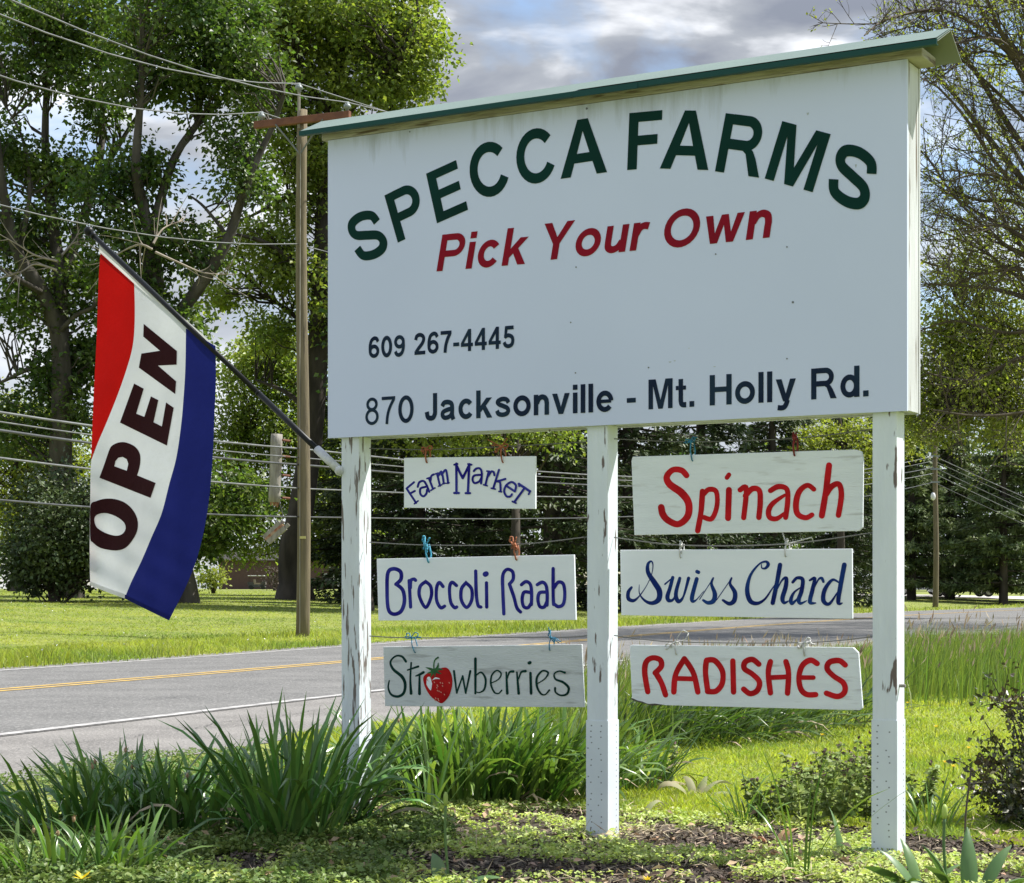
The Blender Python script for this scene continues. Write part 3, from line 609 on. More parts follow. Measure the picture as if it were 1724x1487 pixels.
def bow(t, wp, hole, mat, loops=((-1, .35), (1, .3)), tails=((-.5, -.9), (.7, -.7)), sc=0.032, r=0.0026):
    """knot on the wire at pixel wp, cord down to the hole pixel, loops and loose tails"""
    cu, cz = bpx(*wp, HV); hu, hz = bpx(*hole, HV-0.006); b = MB()
    vf = HV-0.004
    def P3(du, dz, dv=0): return bf(cu+du, vf-0.006-dv, cz+dz)
    b.tube([bf(cu, HV-0.010, cz+0.004), bf((cu+hu)/2-0.003, HV-0.014, (cz+hz)/2), bf(hu, HV-0.012, hz), bf(hu, HV-0.004, hz-0.003)], r, 6)
    b.tube([bf(cu+0.004, HV+0.008, cz+0.004), bf((cu+hu)/2+0.004, HV+0.014, (cz+hz)/2), bf(hu, HV+0.010, hz)], r, 6)
    b.sphere(P3(0, 0), r*2.3, 8)
    for a, h in loops:
        q = [(0, 0), (a*.5, h*1.1+.15), (a, h+.1), (a*.95, h-.35), (a*.45, h*.3-.15), (0, 0)]
        b.tube([P3(x*sc, y*sc, 0.004*math.sin(i_)) for i_, (x, y) in enumerate(cat(q, 5))], r*0.9, 6)
    for a, h in tails:
        q = [(0, 0), (a*.5, h*.35+.1), (a*.8, h*.8), (a, h)]
        b.tube([P3(x*sc, y*sc, 0.003*math.sin(i_*2)) for i_, (x, y) in enumerate(cat(q, 4))], r*0.8, 6)
    return b.build('tie_cord', mat, t, True)

t = hand_sign('small white plank with blue arched lettering Farm Market, hung directly under the big board', [(680, 771), (901, 768), (901, 857), (680, 855)], m_pboard, [
    ([(105, 665), (220, 840)],), ([(105, 665), (195, 590)],), ([(150, 725), (205, 695)],), ([(200, 850), (245, 815)], 20),
    ([(240, 645), (260, 590), (310, 575), (345, 620), (380, 705)],), ([(338, 645), (275, 665), (272, 730), (310, 760), (345, 725), (352, 680)],),
    ([(375, 540), (425, 670)],), ([(352, 545), (392, 532)], 20), ([(395, 570), (405, 515), (435, 495)],), ([(400, 688), (448, 658)], 20),
    ([(475, 490), (510, 632)],), ([(452, 490), (488, 478)], 20), ([(492, 510), (525, 462), (545, 530), (555, 605)],), ([(530, 500), (578, 442), (597, 510), (608, 600)],), ([(490, 638), (530, 622)], 18), ([(540, 610), (575, 602)], 18), ([(592, 602), (622, 596)], 18),
    ([(708, 365), (710, 722)], 30), ([(705, 375), (745, 460), (785, 540)], 30), ([(785, 540), (825, 460), (868, 372)], 30), ([(864, 372), (848, 722)], 30), ([(683, 378), (722, 368)], 24), ([(850, 370), (892, 378)], 24), ([(683, 720), (740, 720)], 28), ([(822, 722), (874, 722)], 28),
    ([(920, 455), (950, 425), (995, 425), (1017, 480), (1008, 605)],), ([(1010, 500), (925, 510), (905, 560), (930, 600), (985, 580), (1008, 540)],),
    ([(1100, 460), (1060, 625)],), ([(1078, 455), (1112, 458)], 20), ([(1095, 515), (1130, 462), (1160, 468), (1170, 505)],), ([(1038, 620), (1082, 632)], 20),
    ([(1225, 440), (1155, 665)],), ([(1195, 582), (1302, 550)],), ([(1200, 578), (1238, 595), (1245, 700)],), ([(1132, 662), (1180, 672)], 20), ([(1225, 702), (1255, 706)], 20),
    ([(1310, 630), (1418, 702)],), ([(1418, 702), (1430, 630), (1380, 588), (1315, 625), (1288, 695), (1315, 758), (1360, 762), (1382, 735)],),
    ([(1465, 610), (1600, 700)], 30), ([(1535, 660), (1410, 830)], 28), ([(1468, 605), (1470, 638)], 22), ([(1602, 695), (1585, 735)], 22), ([(1388, 822), (1432, 842)], 22)], 26, m_blue, (670, 730), 7.183)
bow(t, (720, 757), (719, 778), m_co, ((-.7, .1), (.8, .25)), ((.6, -.2), (-.5, -.5)), 0.030, 0.0036); bow(t, (846, 752), (847, 778), m_co, ((-.8, -.35), (.85, .1)), ((-1.9, .9), (.8, .95), (-1.4, .2)), 0.032, 0.0032)
t = hand_sign('white plank with rounded navy blue lettering Broccoli Raab, second down at the left', [(634, 941), (966, 934), (969, 1044), (637, 1045)], m_pboard, [
    ([(200, 402), (240, 360), (236, 300), (180, 277), (135, 310), (128, 450), (138, 600), (180, 642), (240, 620), (268, 540), (255, 450), (205, 402)], 30, True),
    ([(306, 372), (318, 585)],), ([(316, 430), (320, 372), (345, 360), (358, 370)],), ([(440, 380), (395, 420), (390, 500), (440, 588), (484, 500), (480, 420), (440, 380)],),
    ([(580, 420), (550, 388), (528, 430), (528, 530), (560, 590), (592, 578)],), ([(688, 412), (652, 386), (632, 430), (640, 540), (670, 588), (690, 585)],),
    ([(765, 390), (728, 440), (728, 530), (770, 588), (810, 530), (810, 440), (765, 390)],), ([(843, 295), (848, 480), (862, 570), (885, 585)],), ([(930, 390), (932, 585)],), ([(920, 321), (928, 317)], 42),
    ([(1070, 640), (1062, 450), (1062, 330), (1095, 282), (1140, 300), (1145, 360), (1115, 400)],), ([(1115, 400), (1150, 500), (1175, 590), (1205, 625)],),
    ([(1212, 405), (1250, 380), (1285, 405), (1294, 480), (1292, 565)],), ([(1290, 470), (1235, 465), (1218, 520), (1230, 580), (1265, 590), (1290, 555)],),
    ([(1340, 405), (1380, 385), (1410, 410), (1420, 480), (1418, 570)],), ([(1412, 465), (1360, 470), (1345, 520), (1360, 580), (1395, 585), (1416, 545)],),
    ([(1468, 275), (1468, 480), (1472, 565)],), ([(1475, 430), (1510, 385), (1550, 400), (1562, 480), (1550, 560), (1510, 582), (1476, 560)],)], 27, m_blue, (625, 900), 4.789)
bow(t, (719, 918), (722, 946), m_cb, ((-.45, .9), (.25, -.3)), ((.6, .95), (-.4, -.5), (.2, -.9)), 0.030, 0.0038); bow(t, (868, 917), (870, 942), m_co, ((-.7, .8), (.35, -.45)), ((.3, 1.0), (.5, -.6), (-.45, -.5)), 0.028, 0.0036)
def berry(t, z2, pl):
    pn = Paint(0.0012, pl); o = [tuple(p) for p in cat([(372, 400), (388, 365), (430, 345), (470, 338), (520, 310), (565, 310), (595, 350), (608, 410), (600, 480), (575, 545), (525, 593), (480, 575), (430, 535), (390, 470)], 6, True)]
    v, f = poly2d(o); pn.put(v, f, lambda x, y: z2(x, y)); pn.mb.f = [tuple(reversed(x)) for x in pn.mb.f]
    br = pn.mb.build('painted_strawberry', m_berry, t)
    pn = Paint(0.0016, pl)
    for p, w in (([(462, 335), (430, 318), (393, 305)], [26, 20, 3]), ([(462, 335), (435, 345), (405, 352)], [24, 18, 3]), ([(462, 335), (445, 360), (432, 385)], [22, 16, 3]), ([(465, 335), (468, 360), (462, 385)], [20, 14, 3]),
                 ([(465, 332), (500, 350), (520, 355)], [22, 16, 3]), ([(465, 330), (505, 320), (535, 325)], [22, 18, 3]), ([(468, 330), (490, 300), (494, 268)], [20, 18, 4]), ([(492, 226), (468, 245), (458, 285), (462, 330)], [16, 9, 9, 12])):
        v, f = stroke2d(cat(p, 6), w, True); pn.put(v, [tuple(reversed(x)) for x in f], z2)
    pn.mb.build('painted_stalk', m_bleaf, br)
    pn = Paint(0.0016, pl); rr = random.Random(2)
    for p, w in (([(418, 395), (422, 440), (432, 485)], [30, 46, 10]), ([(455, 402), (475, 392), (505, 398)], [6, 14, 4])):
        v, f = stroke2d(cat(p, 6), w, True); pn.put(v, [tuple(reversed(x)) for x in f], z2)
    pn.mb.build('painted_highlight', m_pboard, br)
    pn = Paint(0.0016, pl)
    for _ in range(26):
        x, y = rr.uniform(400, 590), rr.uniform(400, 570)
        if abs(x-490) > 115-(y-400)*0.45: continue
        v, f = stroke2d([(x, y), (x+3, y+5)], 8, True); pn.put(v, [tuple(reversed(q)) for q in f], z2)
    pn.mb.build('painted_seed', m_seedp, br)
t = hand_sign('grey plank lettered Strawberries in dark green with a painted red strawberry for a letter', [(645, 1089), (979, 1085), (983, 1191), (648, 1189)], m_pgrey, [
    ([(232, 258), (200, 218), (150, 215), (108, 260), (130, 320), (200, 380), (226, 440), (215, 510), (170, 540), (115, 525), (90, 470), (98, 412)], [20, 18, 14, 16, 22, 26, 24, 22, 22, 18, 14, 10]),
    ([(275, 268), (268, 400), (274, 515)], [14, 16, 24]), ([(245, 327), (332, 298)], [12, 18]), ([(342, 372), (342, 518)], [16, 24]), ([(312, 375), (345, 362), (374, 345)], [10, 20, 22]),
    ([(620, 335), (632, 430), (642, 512)], [18, 16, 12]), ([(642, 512), (690, 375)], 13), ([(690, 375), (715, 512)], 15), ([(715, 512), (752, 335)], [12, 14, 18]),
    ([(793, 235), (793, 515)], [22, 16, 18]), ([(798, 370), (840, 345), (875, 400), (865, 480), (825, 508), (795, 500)], [10, 14, 18, 16, 10, 8]),
    ([(920, 432), (980, 400), (1000, 355), (965, 330), (925, 370), (918, 440), (945, 505), (980, 515), (1005, 490)], [8, 10, 14, 12, 14, 16, 14, 10, 12]),
    ([(1042, 345), (1050, 515)], [14, 22]), ([(1050, 395), (1068, 345), (1098, 338)], [8, 16, 22]), ([(1128, 345), (1142, 515)], [14, 22]), ([(1142, 400), (1162, 345), (1197, 335)], [8, 16, 22]),
    ([(1237, 350), (1242, 515)], [20, 14, 22]), ([(1226, 270), (1234, 266)], 26), ([(1285, 440), (1350, 400), (1380, 350), (1335, 333), (1290, 385), (1290, 460), (1320, 515), (1355, 525), (1390, 488)], [8, 10, 16, 14, 18, 18, 16, 10, 14]),
    ([(1515, 348), (1470, 335), (1430, 357), (1440, 400), (1500, 425), (1545, 470), (1530, 520), (1480, 530), (1440, 505), (1436, 472)], [18, 12, 12, 16, 20, 20, 18, 14, 14, 18])], 18, m_dgreen, (635, 1060), 4.789, berry)
bow(t, (695, 1074), (699, 1098), m_cbd, ((-.7, .3), (.8, .4)), ((1.2, .1), (-.9, .15)), 0.036, 0.0024); bow(t, (930, 1074), (926, 1094), m_cbd, ((-.3, .6), (.4, -.3)), ((-.35, 1.1), (.9, -.5), (1.2, -.4)), 0.036, 0.0024)
t = hand_sign('largest white plank with bold red lettering Spinach, hung at the upper right', [(1065, 769), (1440, 757), (1450, 760), (1453, 772), (1452, 888), (1446, 894), (1068, 901), (1063, 776)], m_pboard2, [
    ([(435, 290), (400, 255), (340, 252), (298, 300), (320, 352), (400, 410), (448, 480), (443, 570), (380, 626), (310, 602), (272, 560), (260, 510)], [40, 42, 40, 44, 50, 54, 50, 48, 44, 46, 48, 46]),
    ([(545, 400), (535, 540), (512, 672)], 38), ([(552, 420), (590, 387), (640, 402), (645, 500), (610, 588), (556, 580)], 34), ([(728, 390), (722, 585)], 42), ([(728, 285), (714, 305)], 32),
    ([(805, 390), (848, 382), (830, 582)], 36), ([(842, 430), (890, 382), (938, 395), (944, 480), (935, 580)], 38), ([(1015, 395), (1070, 367), (1128, 385), (1134, 470), (1120, 580)], 36), ([(1115, 425), (1035, 480), (1003, 530), (1010, 580), (1060, 588), (1112, 550)], [20, 34, 38, 36, 34, 20]),
    ([(1315, 385), (1270, 358), (1215, 400), (1192, 480), (1202, 555), (1258, 582), (1302, 562)], [34, 34, 40, 42, 40, 36, 34]),
    ([(1420, 220), (1398, 400), (1370, 568)], 42), ([(1395, 430), (1440, 365), (1490, 352), (1505, 430), (1485, 565)], 38)], 40, m_red, (1050, 730), 4.105)
bow(t, (1165, 744), (1166, 775), m_cbd, ((-.8, .15), (.6, .45)), ((.9, .6), (-1.1, -.1)), 0.026, 0.0028); bow(t, (1339, 738), (1338, 766), m_cr, ((-.2, .5), (.25, .2)), ((.3, .7), (.1, -.6)), 0.026, 0.0036)
t = hand_sign('clean white plank with flowing navy script lettering Swiss Chard, second down at the right', [(1044, 926), (1434, 924), (1435, 1042), (1046, 1036)], m_pboard, [
    ([(98, 375), (75, 410), (77, 455), (112, 468), (150, 440), (200, 370), (238, 290), (250, 220), (238, 190), (214, 212), (216, 270), (260, 340), (295, 400), (290, 460), (245, 486), (195, 470), (155, 420), (153, 355)], [18, 26, 28, 24, 10, 5, 5, 8, 12, 22, 30, 38, 40, 38, 28, 18, 8, 3]),
    ([(335, 352), (375, 318)], [12, 18, 10]), ([(390, 305), (370, 380), (352, 440), (365, 468), (400, 450), (440, 330)], [24, 26, 30, 28, 14, 14]), ([(440, 310), (412, 420), (430, 472), (465, 440), (502, 310)], [22, 28, 32, 14, 24]),
    ([(560, 315), (527, 440), (533, 472), (560, 460), (610, 400)], [28, 30, 26, 8, 3]), ([(562, 263), (572, 268)], 26), ([(580, 460), (670, 320)], 6), ([(677, 308), (664, 350), (688, 420), (678, 470), (640, 484), (605, 465)], [12, 20, 32, 34, 26, 16]),
    ([(700, 465), (800, 320)], 6), ([(807, 308), (796, 350), (830, 410), (825, 468), (790, 490), (745, 465)], [12, 20, 32, 34, 28, 16]),
    ([(1018, 212), (1022, 238), (1048, 238), (1066, 212), (1048, 192), (1000, 212), (940, 290), (917, 390), (937, 468), (985, 488), (1040, 460), (1090, 390), (1130, 330)], [6, 10, 18, 26, 16, 12, 20, 32, 34, 26, 16, 10, 5]),
    ([(1150, 215), (1128, 340), (1098, 485)], 31), ([(1105, 440), (1160, 330), (1193, 310), (1190, 370), (1167, 450), (1180, 483), (1212, 470)], [6, 12, 26, 32, 32, 24, 6]),
    ([(1240, 338), (1270, 308), (1310, 320), (1302, 400), (1282, 460), (1295, 488), (1340, 468)], [20, 22, 28, 30, 30, 22, 5]), ([(1300, 372), (1250, 410), (1227, 460), (1237, 488), (1287, 440)], [6, 16, 28, 24, 6]),
    ([(1360, 325), (1395, 312), (1380, 390), (1362, 478), (1405, 485)], [14, 24, 30, 30, 6]), ([(1378, 410), (1420, 322), (1445, 310), (1457, 335)], [5, 12, 22, 18]),
    ([(1605, 215), (1580, 350), (1562, 468), (1572, 490), (1592, 485)], [34, 33, 30, 22, 6]), ([(1567, 340), (1520, 322), (1467, 390), (1457, 468), (1500, 490), (1562, 400)], [10, 20, 30, 32, 22, 6])], 26, m_blue2, (1040, 900), 4.205)
bow(t, (1148, 918), (1146, 938), m_cw, ((-.12, .3), (.12, .2)), ((.05, .4), (.05, -1.0)), 0.03, 0.0026); bow(t, (1326, 916), (1323, 936), m_cw, ((-.15, .3), (.1, .4)), ((-.5, 1.3), (3.2, .75)), 0.03, 0.003)
def torn(t, z2, pl):
    pn = Paint(0.0008, pl); pn.put([(52, 470), (95, 490), (130, 498), (170, 515), (215, 512), (290, 522), (195, 526), (60, 489)], [(7, 6, 5, 4, 3, 2, 1, 0)], z2); pn.mb.build('torn_edge', m_bark, t)
t = hand_sign('chipped grey-white plank with fat red capitals RADISHES and one cut corner', [(1060, 1088), (1064, 1086), (1436, 1090), (1445, 1099), (1452, 1192), (1447, 1196), (1098, 1187), (1064, 1178)], m_pboard2, [
    ([(167, 430), (146, 300), (156, 225), (200, 196), (252, 210), (260, 255), (218, 300)], 38), ([(222, 300), (262, 370), (290, 452)], 38), ([(347, 432), (360, 310), (420, 202)], 38), ([(420, 202), (482, 300), (513, 432)], 38), ([(365, 338), (495, 342)], 34),
    ([(572, 215), (566, 300), (582, 428)], 38), ([(575, 212), (630, 215), (682, 285), (682, 370), (640, 425), (580, 428)], 38), ([(755, 218), (760, 432)], 38), ([(935, 240), (890, 207), (840, 225), (835, 270), (890, 308), (938, 360), (925, 420), (875, 443), (830, 412)], 38),
    ([(1015, 222), (1000, 300), (1015, 438)], 38), ([(1122, 222), (1140, 300), (1133, 440)], 38), ([(1020, 332), (1130, 327)], 34), ([(1338, 235), (1290, 212), (1235, 250), (1212, 330), (1225, 410), (1265, 448), (1328, 450)], 38), ([(1225, 332), (1312, 332)], 32),
    ([(1532, 245), (1490, 215), (1425, 225), (1407, 270), (1450, 320), (1520, 370), (1528, 430), (1480, 463), (1402, 440)], 38)], 38, m_red, (1050, 1060), 4.105, torn)
bow(t, (1140, 1081), (1139, 1101), m_cw, ((-1.0, -.3), (1.1, .75)), ((-.6, -.5), (.5, -.25)), 0.042, 0.0024); bow(t, (1357, 1082), (1355, 1103), m_cw, ((-.7, -.2), (.5, .3)), ((1.0, -.15), (-.4, -.5)), 0.036, 0.0034)

# ------------------------------------------------------------------ OPEN flag on its pole
PA = at(568, 789, 7.78); PB = at(152, 392, 8.65)           # bracket end and tip
dirp = (PB-PA).normalized()
flag = thing('open_flag', 'red white and blue OPEN flag on a black pole fixed to the left post', 'flag', PA)
b = MB(); b.tube([PA+dirp*0.02, PA+dirp*0.55], 0.0125, 12); b.tube([PA+dirp*0.55, PA+dirp*0.56], 0.0138, 12); b.tube([PA+dirp*0.56, PB], 0.0115, 12)
fp = b.build('flag_pole', m_black, flag, True)
b = MB(); b.sphere(PB+dirp*0.012, 0.023, 12); b.tube([PB-dirp*0.035, PB-dirp*0.02], 0.016, 10); b.build('finial', m_black, fp, True)
b = MB(); b.tube([PA-dirp*0.012, PA+dirp*0.14], 0.0175, 12); b.sphere(PA-dirp*0.015, 0.021, 10)
bu = posts[0][1]; c0 = bf(bu, 0.062, PA.z-0.01)
b.tube([c0+U*0.001, c0-U*0.008], 0.034, 14); b.tube([c0-U*0.002, PA-dirp*0.01], 0.013, 8); b.build('pole_bracket', m_bracket, flag, True)
hd = Vector((PB.x-PA.x, PB.y-PA.y, 0)).normalized(); fn_ = Vector((hd.y, -hd.x, 0)); fn_ = fn_ if fn_.y < 0 else -fn_
def fw(px, py, off=0.0):                                  # photo pixel on the rippled cloth
    d = Vector(((px-CX)/F, 1, (HY-py)/F)); o = Vector((0, 0, CAMZ))
    tt = max(0.0, (py-(400+(px-160)*0.86))/560)
    w = 0.030*tt*math.sin((px-150)/34.0+py/260.0) + 0.012*min(tt*3, 1)*math.sin((px+py*0.35)/21.0) + 0.05*tt*tt + 0.0045*tt*math.sin(px/7.5+py/46.0+2.0*math.sin(py/90.0)) + 0.004*max(0, tt-.55)*math.sin(py/8.0-px/13.0)*3
    t_ = (PA+fn_*(w+off+0.004)-o).dot(fn_)/d.dot(fn_)
    return o+d*t_
def strip(Lp, Rp, n=40, m=10, off=0.0, name='stripe', mat=None, parent=None):
    Lc, Rc = cat(Lp, 10), cat(Rp, 10)
    def rs_(cv, n):
        P = np.array(cv); s = np.r_[0, np.cumsum(np.linalg.norm(np.diff(P, axis=0), axis=1))]; t_ = np.linspace(0, s[-1], n)
        return np.c_[np.interp(t_, s, P[:, 0]), np.interp(t_, s, P[:, 1])]
    A, B = rs_(Lc, n), rs_(Rc, n); v = []
    for i_ in range(n):
        for j in range(m+1):
            q = A[i_]+(B[i_]-A[i_])*j/m; v.append(fw(q[0], q[1], off))
    f = [(i_*(m+1)+j, i_*(m+1)+j+1, (i_+1)*(m+1)+j+1, (i_+1)*(m+1)+j) for i_ in range(n-1) for j in range(m)]
    return mesh(name, v, f, mat, parent, True)
b1 = [(226, 478), (227, 520), (226, 560), (222, 590), (212, 625), (198, 665), (180, 710), (165, 745), (154, 774)]
b2 = [(313, 553), (312, 620), (309, 670), (305, 715), (297, 770), (285, 815), (272, 865), (255, 905), (238, 945), (222, 978), (210, 1007)]
cl = strip(b1+[(152, 830), (151, 900), (151, 950), (152, 985)], b2, 60, 14, 0, 'flag_cloth', m_fwhite, flag)
strip([(169, 426), (166, 470), (163, 560), (158, 660), (155, 730), (153.5, 773)], b1, 50, 8, 0, 'red_stripe', m_fred, cl)
strip(b2, [(363, 583), (363.5, 640), (361, 700), (358, 770), (352, 840), (343, 895), (330, 945), (312, 990), (297, 1020), (285, 1044)], 50, 10, 0, 'blue_stripe', m_fblue, cl)
strip([(152, 830), (151.5, 900), (151.3, 950), (152.5, 980)], [(158, 800), (163, 880), (164, 940), (160, 985)], 30, 4, -0.02, 'folded_edge', m_fred, cl)
strip([(167, 409), (186, 429), (243, 482), (296, 525), (340, 562), (362, 584)], [(167, 428), (192, 450), (226, 479), (270, 516), (313, 554), (362, 589)], 30, 3, -0.004, 'pole_sleeve', m_hem, cl)
strip([(152, 979), (180, 990), (209, 1000)], [(152, 985.5), (180, 997), (210, 1008)], 14, 2, 0.003, 'bottom_hem', m_hem, cl)
strip([(210, 1001), (248, 1020), (287, 1037)], [(210, 1008), (248, 1027), (285, 1045)], 14, 2, 0.003, 'blue_hem', m_fblue, cl)
def z1(p): return [(140+x/4.646, 400+y/4.646) for x, y in p]
def z2_(p): return [(140+x/4.131, 700+y/4.131) for x, y in p]
LET = [(z1([(473, 675), (733, 888), (731, 995), (585, 1002), (727, 1125), (720, 1225), (435, 1018), (455, 908), (600, 886), (470, 775)]), []),
       ([(225.7, 645.8), (242, 654.6), (229.3, 696.6), (242.9, 702), (254, 667.5), (266.6, 673.8), (258.4, 711), (272.4, 718.1), (279.5, 677.7), (292.4, 686.7), (280.9, 750.4), (201.9, 711.7)], []),
       (z2_([(113, 432), (150, 330)]+[tuple(p) for p in cat([(165, 285), (185, 230), (205, 205), (250, 186), (300, 187), (360, 215), (393, 262), (398, 320), (388, 375), (375, 415)], 4)]+[(504, 468), (468, 572)]), [z2_([(217, 352), (225, 315), (245, 292), (275, 287), (303, 303), (314, 335), (303, 383)])]),
       (z2_([tuple(p) for p in cat([(52, 620), (90, 595), (150, 578), (220, 580), (290, 605), (345, 655), (377, 720), (378, 790), (350, 855), (300, 915), (240, 937), (170, 932), (110, 915), (65, 880), (50, 855), (48, 740)], 4, True)]), [z2_([tuple(p) for p in cat([(78, 720), (95, 690), (140, 677), (190, 685), (245, 710), (285, 745), (295, 785), (275, 820), (235, 835), (180, 825), (125, 800), (90, 770)], 4, True)])])]
bm = bmesh.new()
for o_, h_ in LET:
    v, f = poly2d(o_, h_); vs = [bm.verts.new((x, -y, 0)) for x, y in v]
    for x in f:
        try: bm.faces.new([vs[k] for k in x])
        except ValueError: pass
for _ in range(2):
    bmesh.ops.subdivide_edges(bm, edges=[e_ for e_ in bm.edges if e_.calc_length() > 9], cuts=1, use_grid_fill=False); bmesh.ops.triangulate(bm, faces=bm.faces)
bmesh.ops.subdivide_edges(bm, edges=[e_ for e_ in bm.edges if e_.calc_length() > 9], cuts=1); bmesh.ops.triangulate(bm, faces=bm.faces)
for v in bm.verts: v.co = fw(v.co.x, -v.co.y, 0.0035)
me = bpy.data.meshes.new('flag_lettering'); bm.to_mesh(me); bm.free(); link('flag_lettering', me, m_fmar, cl)
# ------------------------------------------------------------------ utility poles and overhead wires
def pole(name, label, base, h, r0, r1):
    t = thing(name, label, 'utility pole', base)
    b = MB(); zs = np.linspace(-0.5, h, 12); rr = np.linspace(r0, r1, 12)
    b.tube([base+Vector((0.03*math.sin(z*0.6), 0.02*math.cos(z*0.9), z)) for z in zs], rr, 14); b.build('pole_shaft', m_pole, t, True)
    return t
P1 = Vector((-4.08, 37.0, 0)); top1 = 10.28
t1 = pole('utility_pole', 'tall bare wooden pole with a brown crossarm, standing just left of the sign', P1, top1, 0.138, 0.098)
LD = Vector((25.4, 59, 0)).normalized(); LP = Vector((LD.y, -LD.x, 0)); LF = Vector((0, -1, 0))
ca = P1+LF*0.16+Vector((0.0, 0, 10.05)); b = MB()
b.box(lambda x, y, z: ca+LP*x+LD*y+Vector((0, 0, z+0.0)), -1.05, 1.06, -0.055, 0.055, -0.07, 0.07); o = b.build('crossarm', m_arm, t1); bevel(o, 0.01)
for x, sgn in ((-0.55, 1), (0.5, -1)):
    b = MB(); b.tube([ca+LP*x-Vector((0, 0, 0.05))-LD*0.06, P1-LD*0.1+Vector((0, 0, 9.40))], 0.018, 6); b.build('brace', m_cable, t1)
def insul(p, parent):
    b = MB(); b.tube([p, p+Vector((0, 0, 0.05)), p+Vector((0, 0, 0.06)), p+Vector((0, 0, 0.12)), p+Vector((0, 0, 0.125)), p+Vector((0, 0, 0.18))], [0.035, 0.035, 0.075, 0.07, 0.05, 0.035], 10)
    return b.build('insulator', m_ins, parent, True)
i1 = ca+LP*-0.9+Vector((0, 0, 0.07)); i2 = ca+LP*1.0+Vector((0, 0, 0.07)); i3 = P1+LF*0.1+Vector((-0.06, 0, top1+0.32))
for p in (i1, i2, i3): insul(p, t1)
b = MB(); b.tube([P1+LF*0.11+Vector((-0.06, 0, 9.9)), i3+Vector((0, 0, 0.01))], 0.028, 8); b.build('top_pin', m_greywood, t1)
b = MB(); b.tube([P1+Vector((-0.04, -0.13, 0.1)), P1+Vector((-0.04, -0.125, 5)), P1+Vector((-0.03, -0.11, 9.6))], 0.008, 4); b.build('ground_wire', m_greywood, t1)
b = MB(); z = at(515, 905, 36.86).z; b.box(lambda x, y, w: P1+Vector((x+0.02, -0.145+y, z+w)), -0.06, 0.06, -0.01, 0.0, -0.025, 0.025); b.build('pole_tag', M('tag_yellow', (0.55, 0.5, 0.2), 0.6), t1)
P2 = g3(1575, 96); h2 = 9.3
t2 = pole('utility_pole', 'distant slim wooden pole before the dark pines at the right of the sign', P2, h2, 0.15, 0.11)
for py in (768, 790, 812):
    b = MB(); c = at(1575, py, 95.8); b.box(lambda x, y, w: c+Vector((x, y, w)), -0.25, 0.2, -0.12, 0.0, -0.04, 0.04); b.build('cable_clamp', m_ins, t2)
b = MB(); c = at(1571, 836, 95.7); b.sphere(c, 0.16, 10, sc=(.8, .8, 1.3)); b.build('lamp_globe', m_white, t2, True)
P0 = Vector((-15.0, 0.0, 0)); P3 = Vector((51, 138, 0))
def span(pts):                                            # sagging span through its points: straight in plan, parabola in height
    P = np.array([tuple(p) for p in pts]); a, b = P[0], P[-1]; d = (b-a)[:2]; s = (P[:, :2]-a[:2])@d/(d@d)
    sg = np.linspace(0, 1, 14)
    if len(P) > 2:
        base = lambda t: a[2]+(b[2]-a[2])*t
        k = ((P[1:-1, 2]-base(s[1:-1]))*(s[1:-1]*(1-s[1:-1]))).sum()/((s[1:-1]*(1-s[1:-1]))**2).sum()
    else: k = 0; base = lambda t: a[2]+(b[2]-a[2])*t
    return [Vector((a[0]+d[0]*t, a[1]+d[1]*t, base(t)+k*t*(1-t))) for t in sg]
def cable(label, spans, r, mat):
    pts = []
    for sp_ in spans: q = span(sp_); pts += q if not pts else q[1:]
    b = MB(); b.tube(pts, r, 6); o = b.build('overhead_wire', mat, None, True); tag(o, label, 'wire', 'overhead wires along the road')
def on1(px, py):                                          # point over the line P0-P1 seen at this pixel
    k = (px-CX)/F; d = P0-P1; t = (k*P1.y-P1.x)/(d.x-k*d.y); q = P1+d*t; return at(px, py, q.y)
def on2(px, py):
    k = (px-CX)/F; d = P2-P1; t = (k*P1.y-P1.x)/(d.x-k*d.y); q = P1+d*t; return at(px, py, q.y)
def on3(px, py):
    k = (px-CX)/F; d = P3-P2; t = (k*P2.y-P2.x)/(d.x-k*d.y); q = P2+d*t; return at(px, py, q.y)
def lead(p, dz=1.2): d = (P0-P1); d = Vector((d.x, d.y, 0)).normalized(); return p+d*14+Vector((0, 0, dz))
up = Vector((0, 0, 0.17))
cable('topmost thin wire, running from the upper left edge to the pole-top pin', [[lead(on1(0, 33), .9), on1(0, 33), on1(330, 114), i3+up], [i3+up, on2(760, 225), on2(1574, 700)]], 0.012, m_cable)
cable('second wire from the top, just under the topmost, ending at the right of the crossarm', [[lead(on1(0, 41), .9), on1(0, 41), on1(330, 127), i2+up], [i2+up, on2(800, 250), on2(1574, 715)]], 0.012, m_cable)
cable('single wire sloping to the left tip of the brown crossarm', [[lead(on1(0, 118), .8), on1(0, 118), on1(220, 155), i1+up], [i1+up, on2(760, 275), on2(1574, 725)]], 0.012, m_cable)
pw = P1+Vector((-0.1, -0.14, 7.65))
cable('lone pale wire crossing the trees above the flag', [[lead(on1(0, 352), .5), on1(0, 352), on1(250, 387), pw], [pw, on2(800, 490), on2(1574, 742)]], 0.010, m_cable)
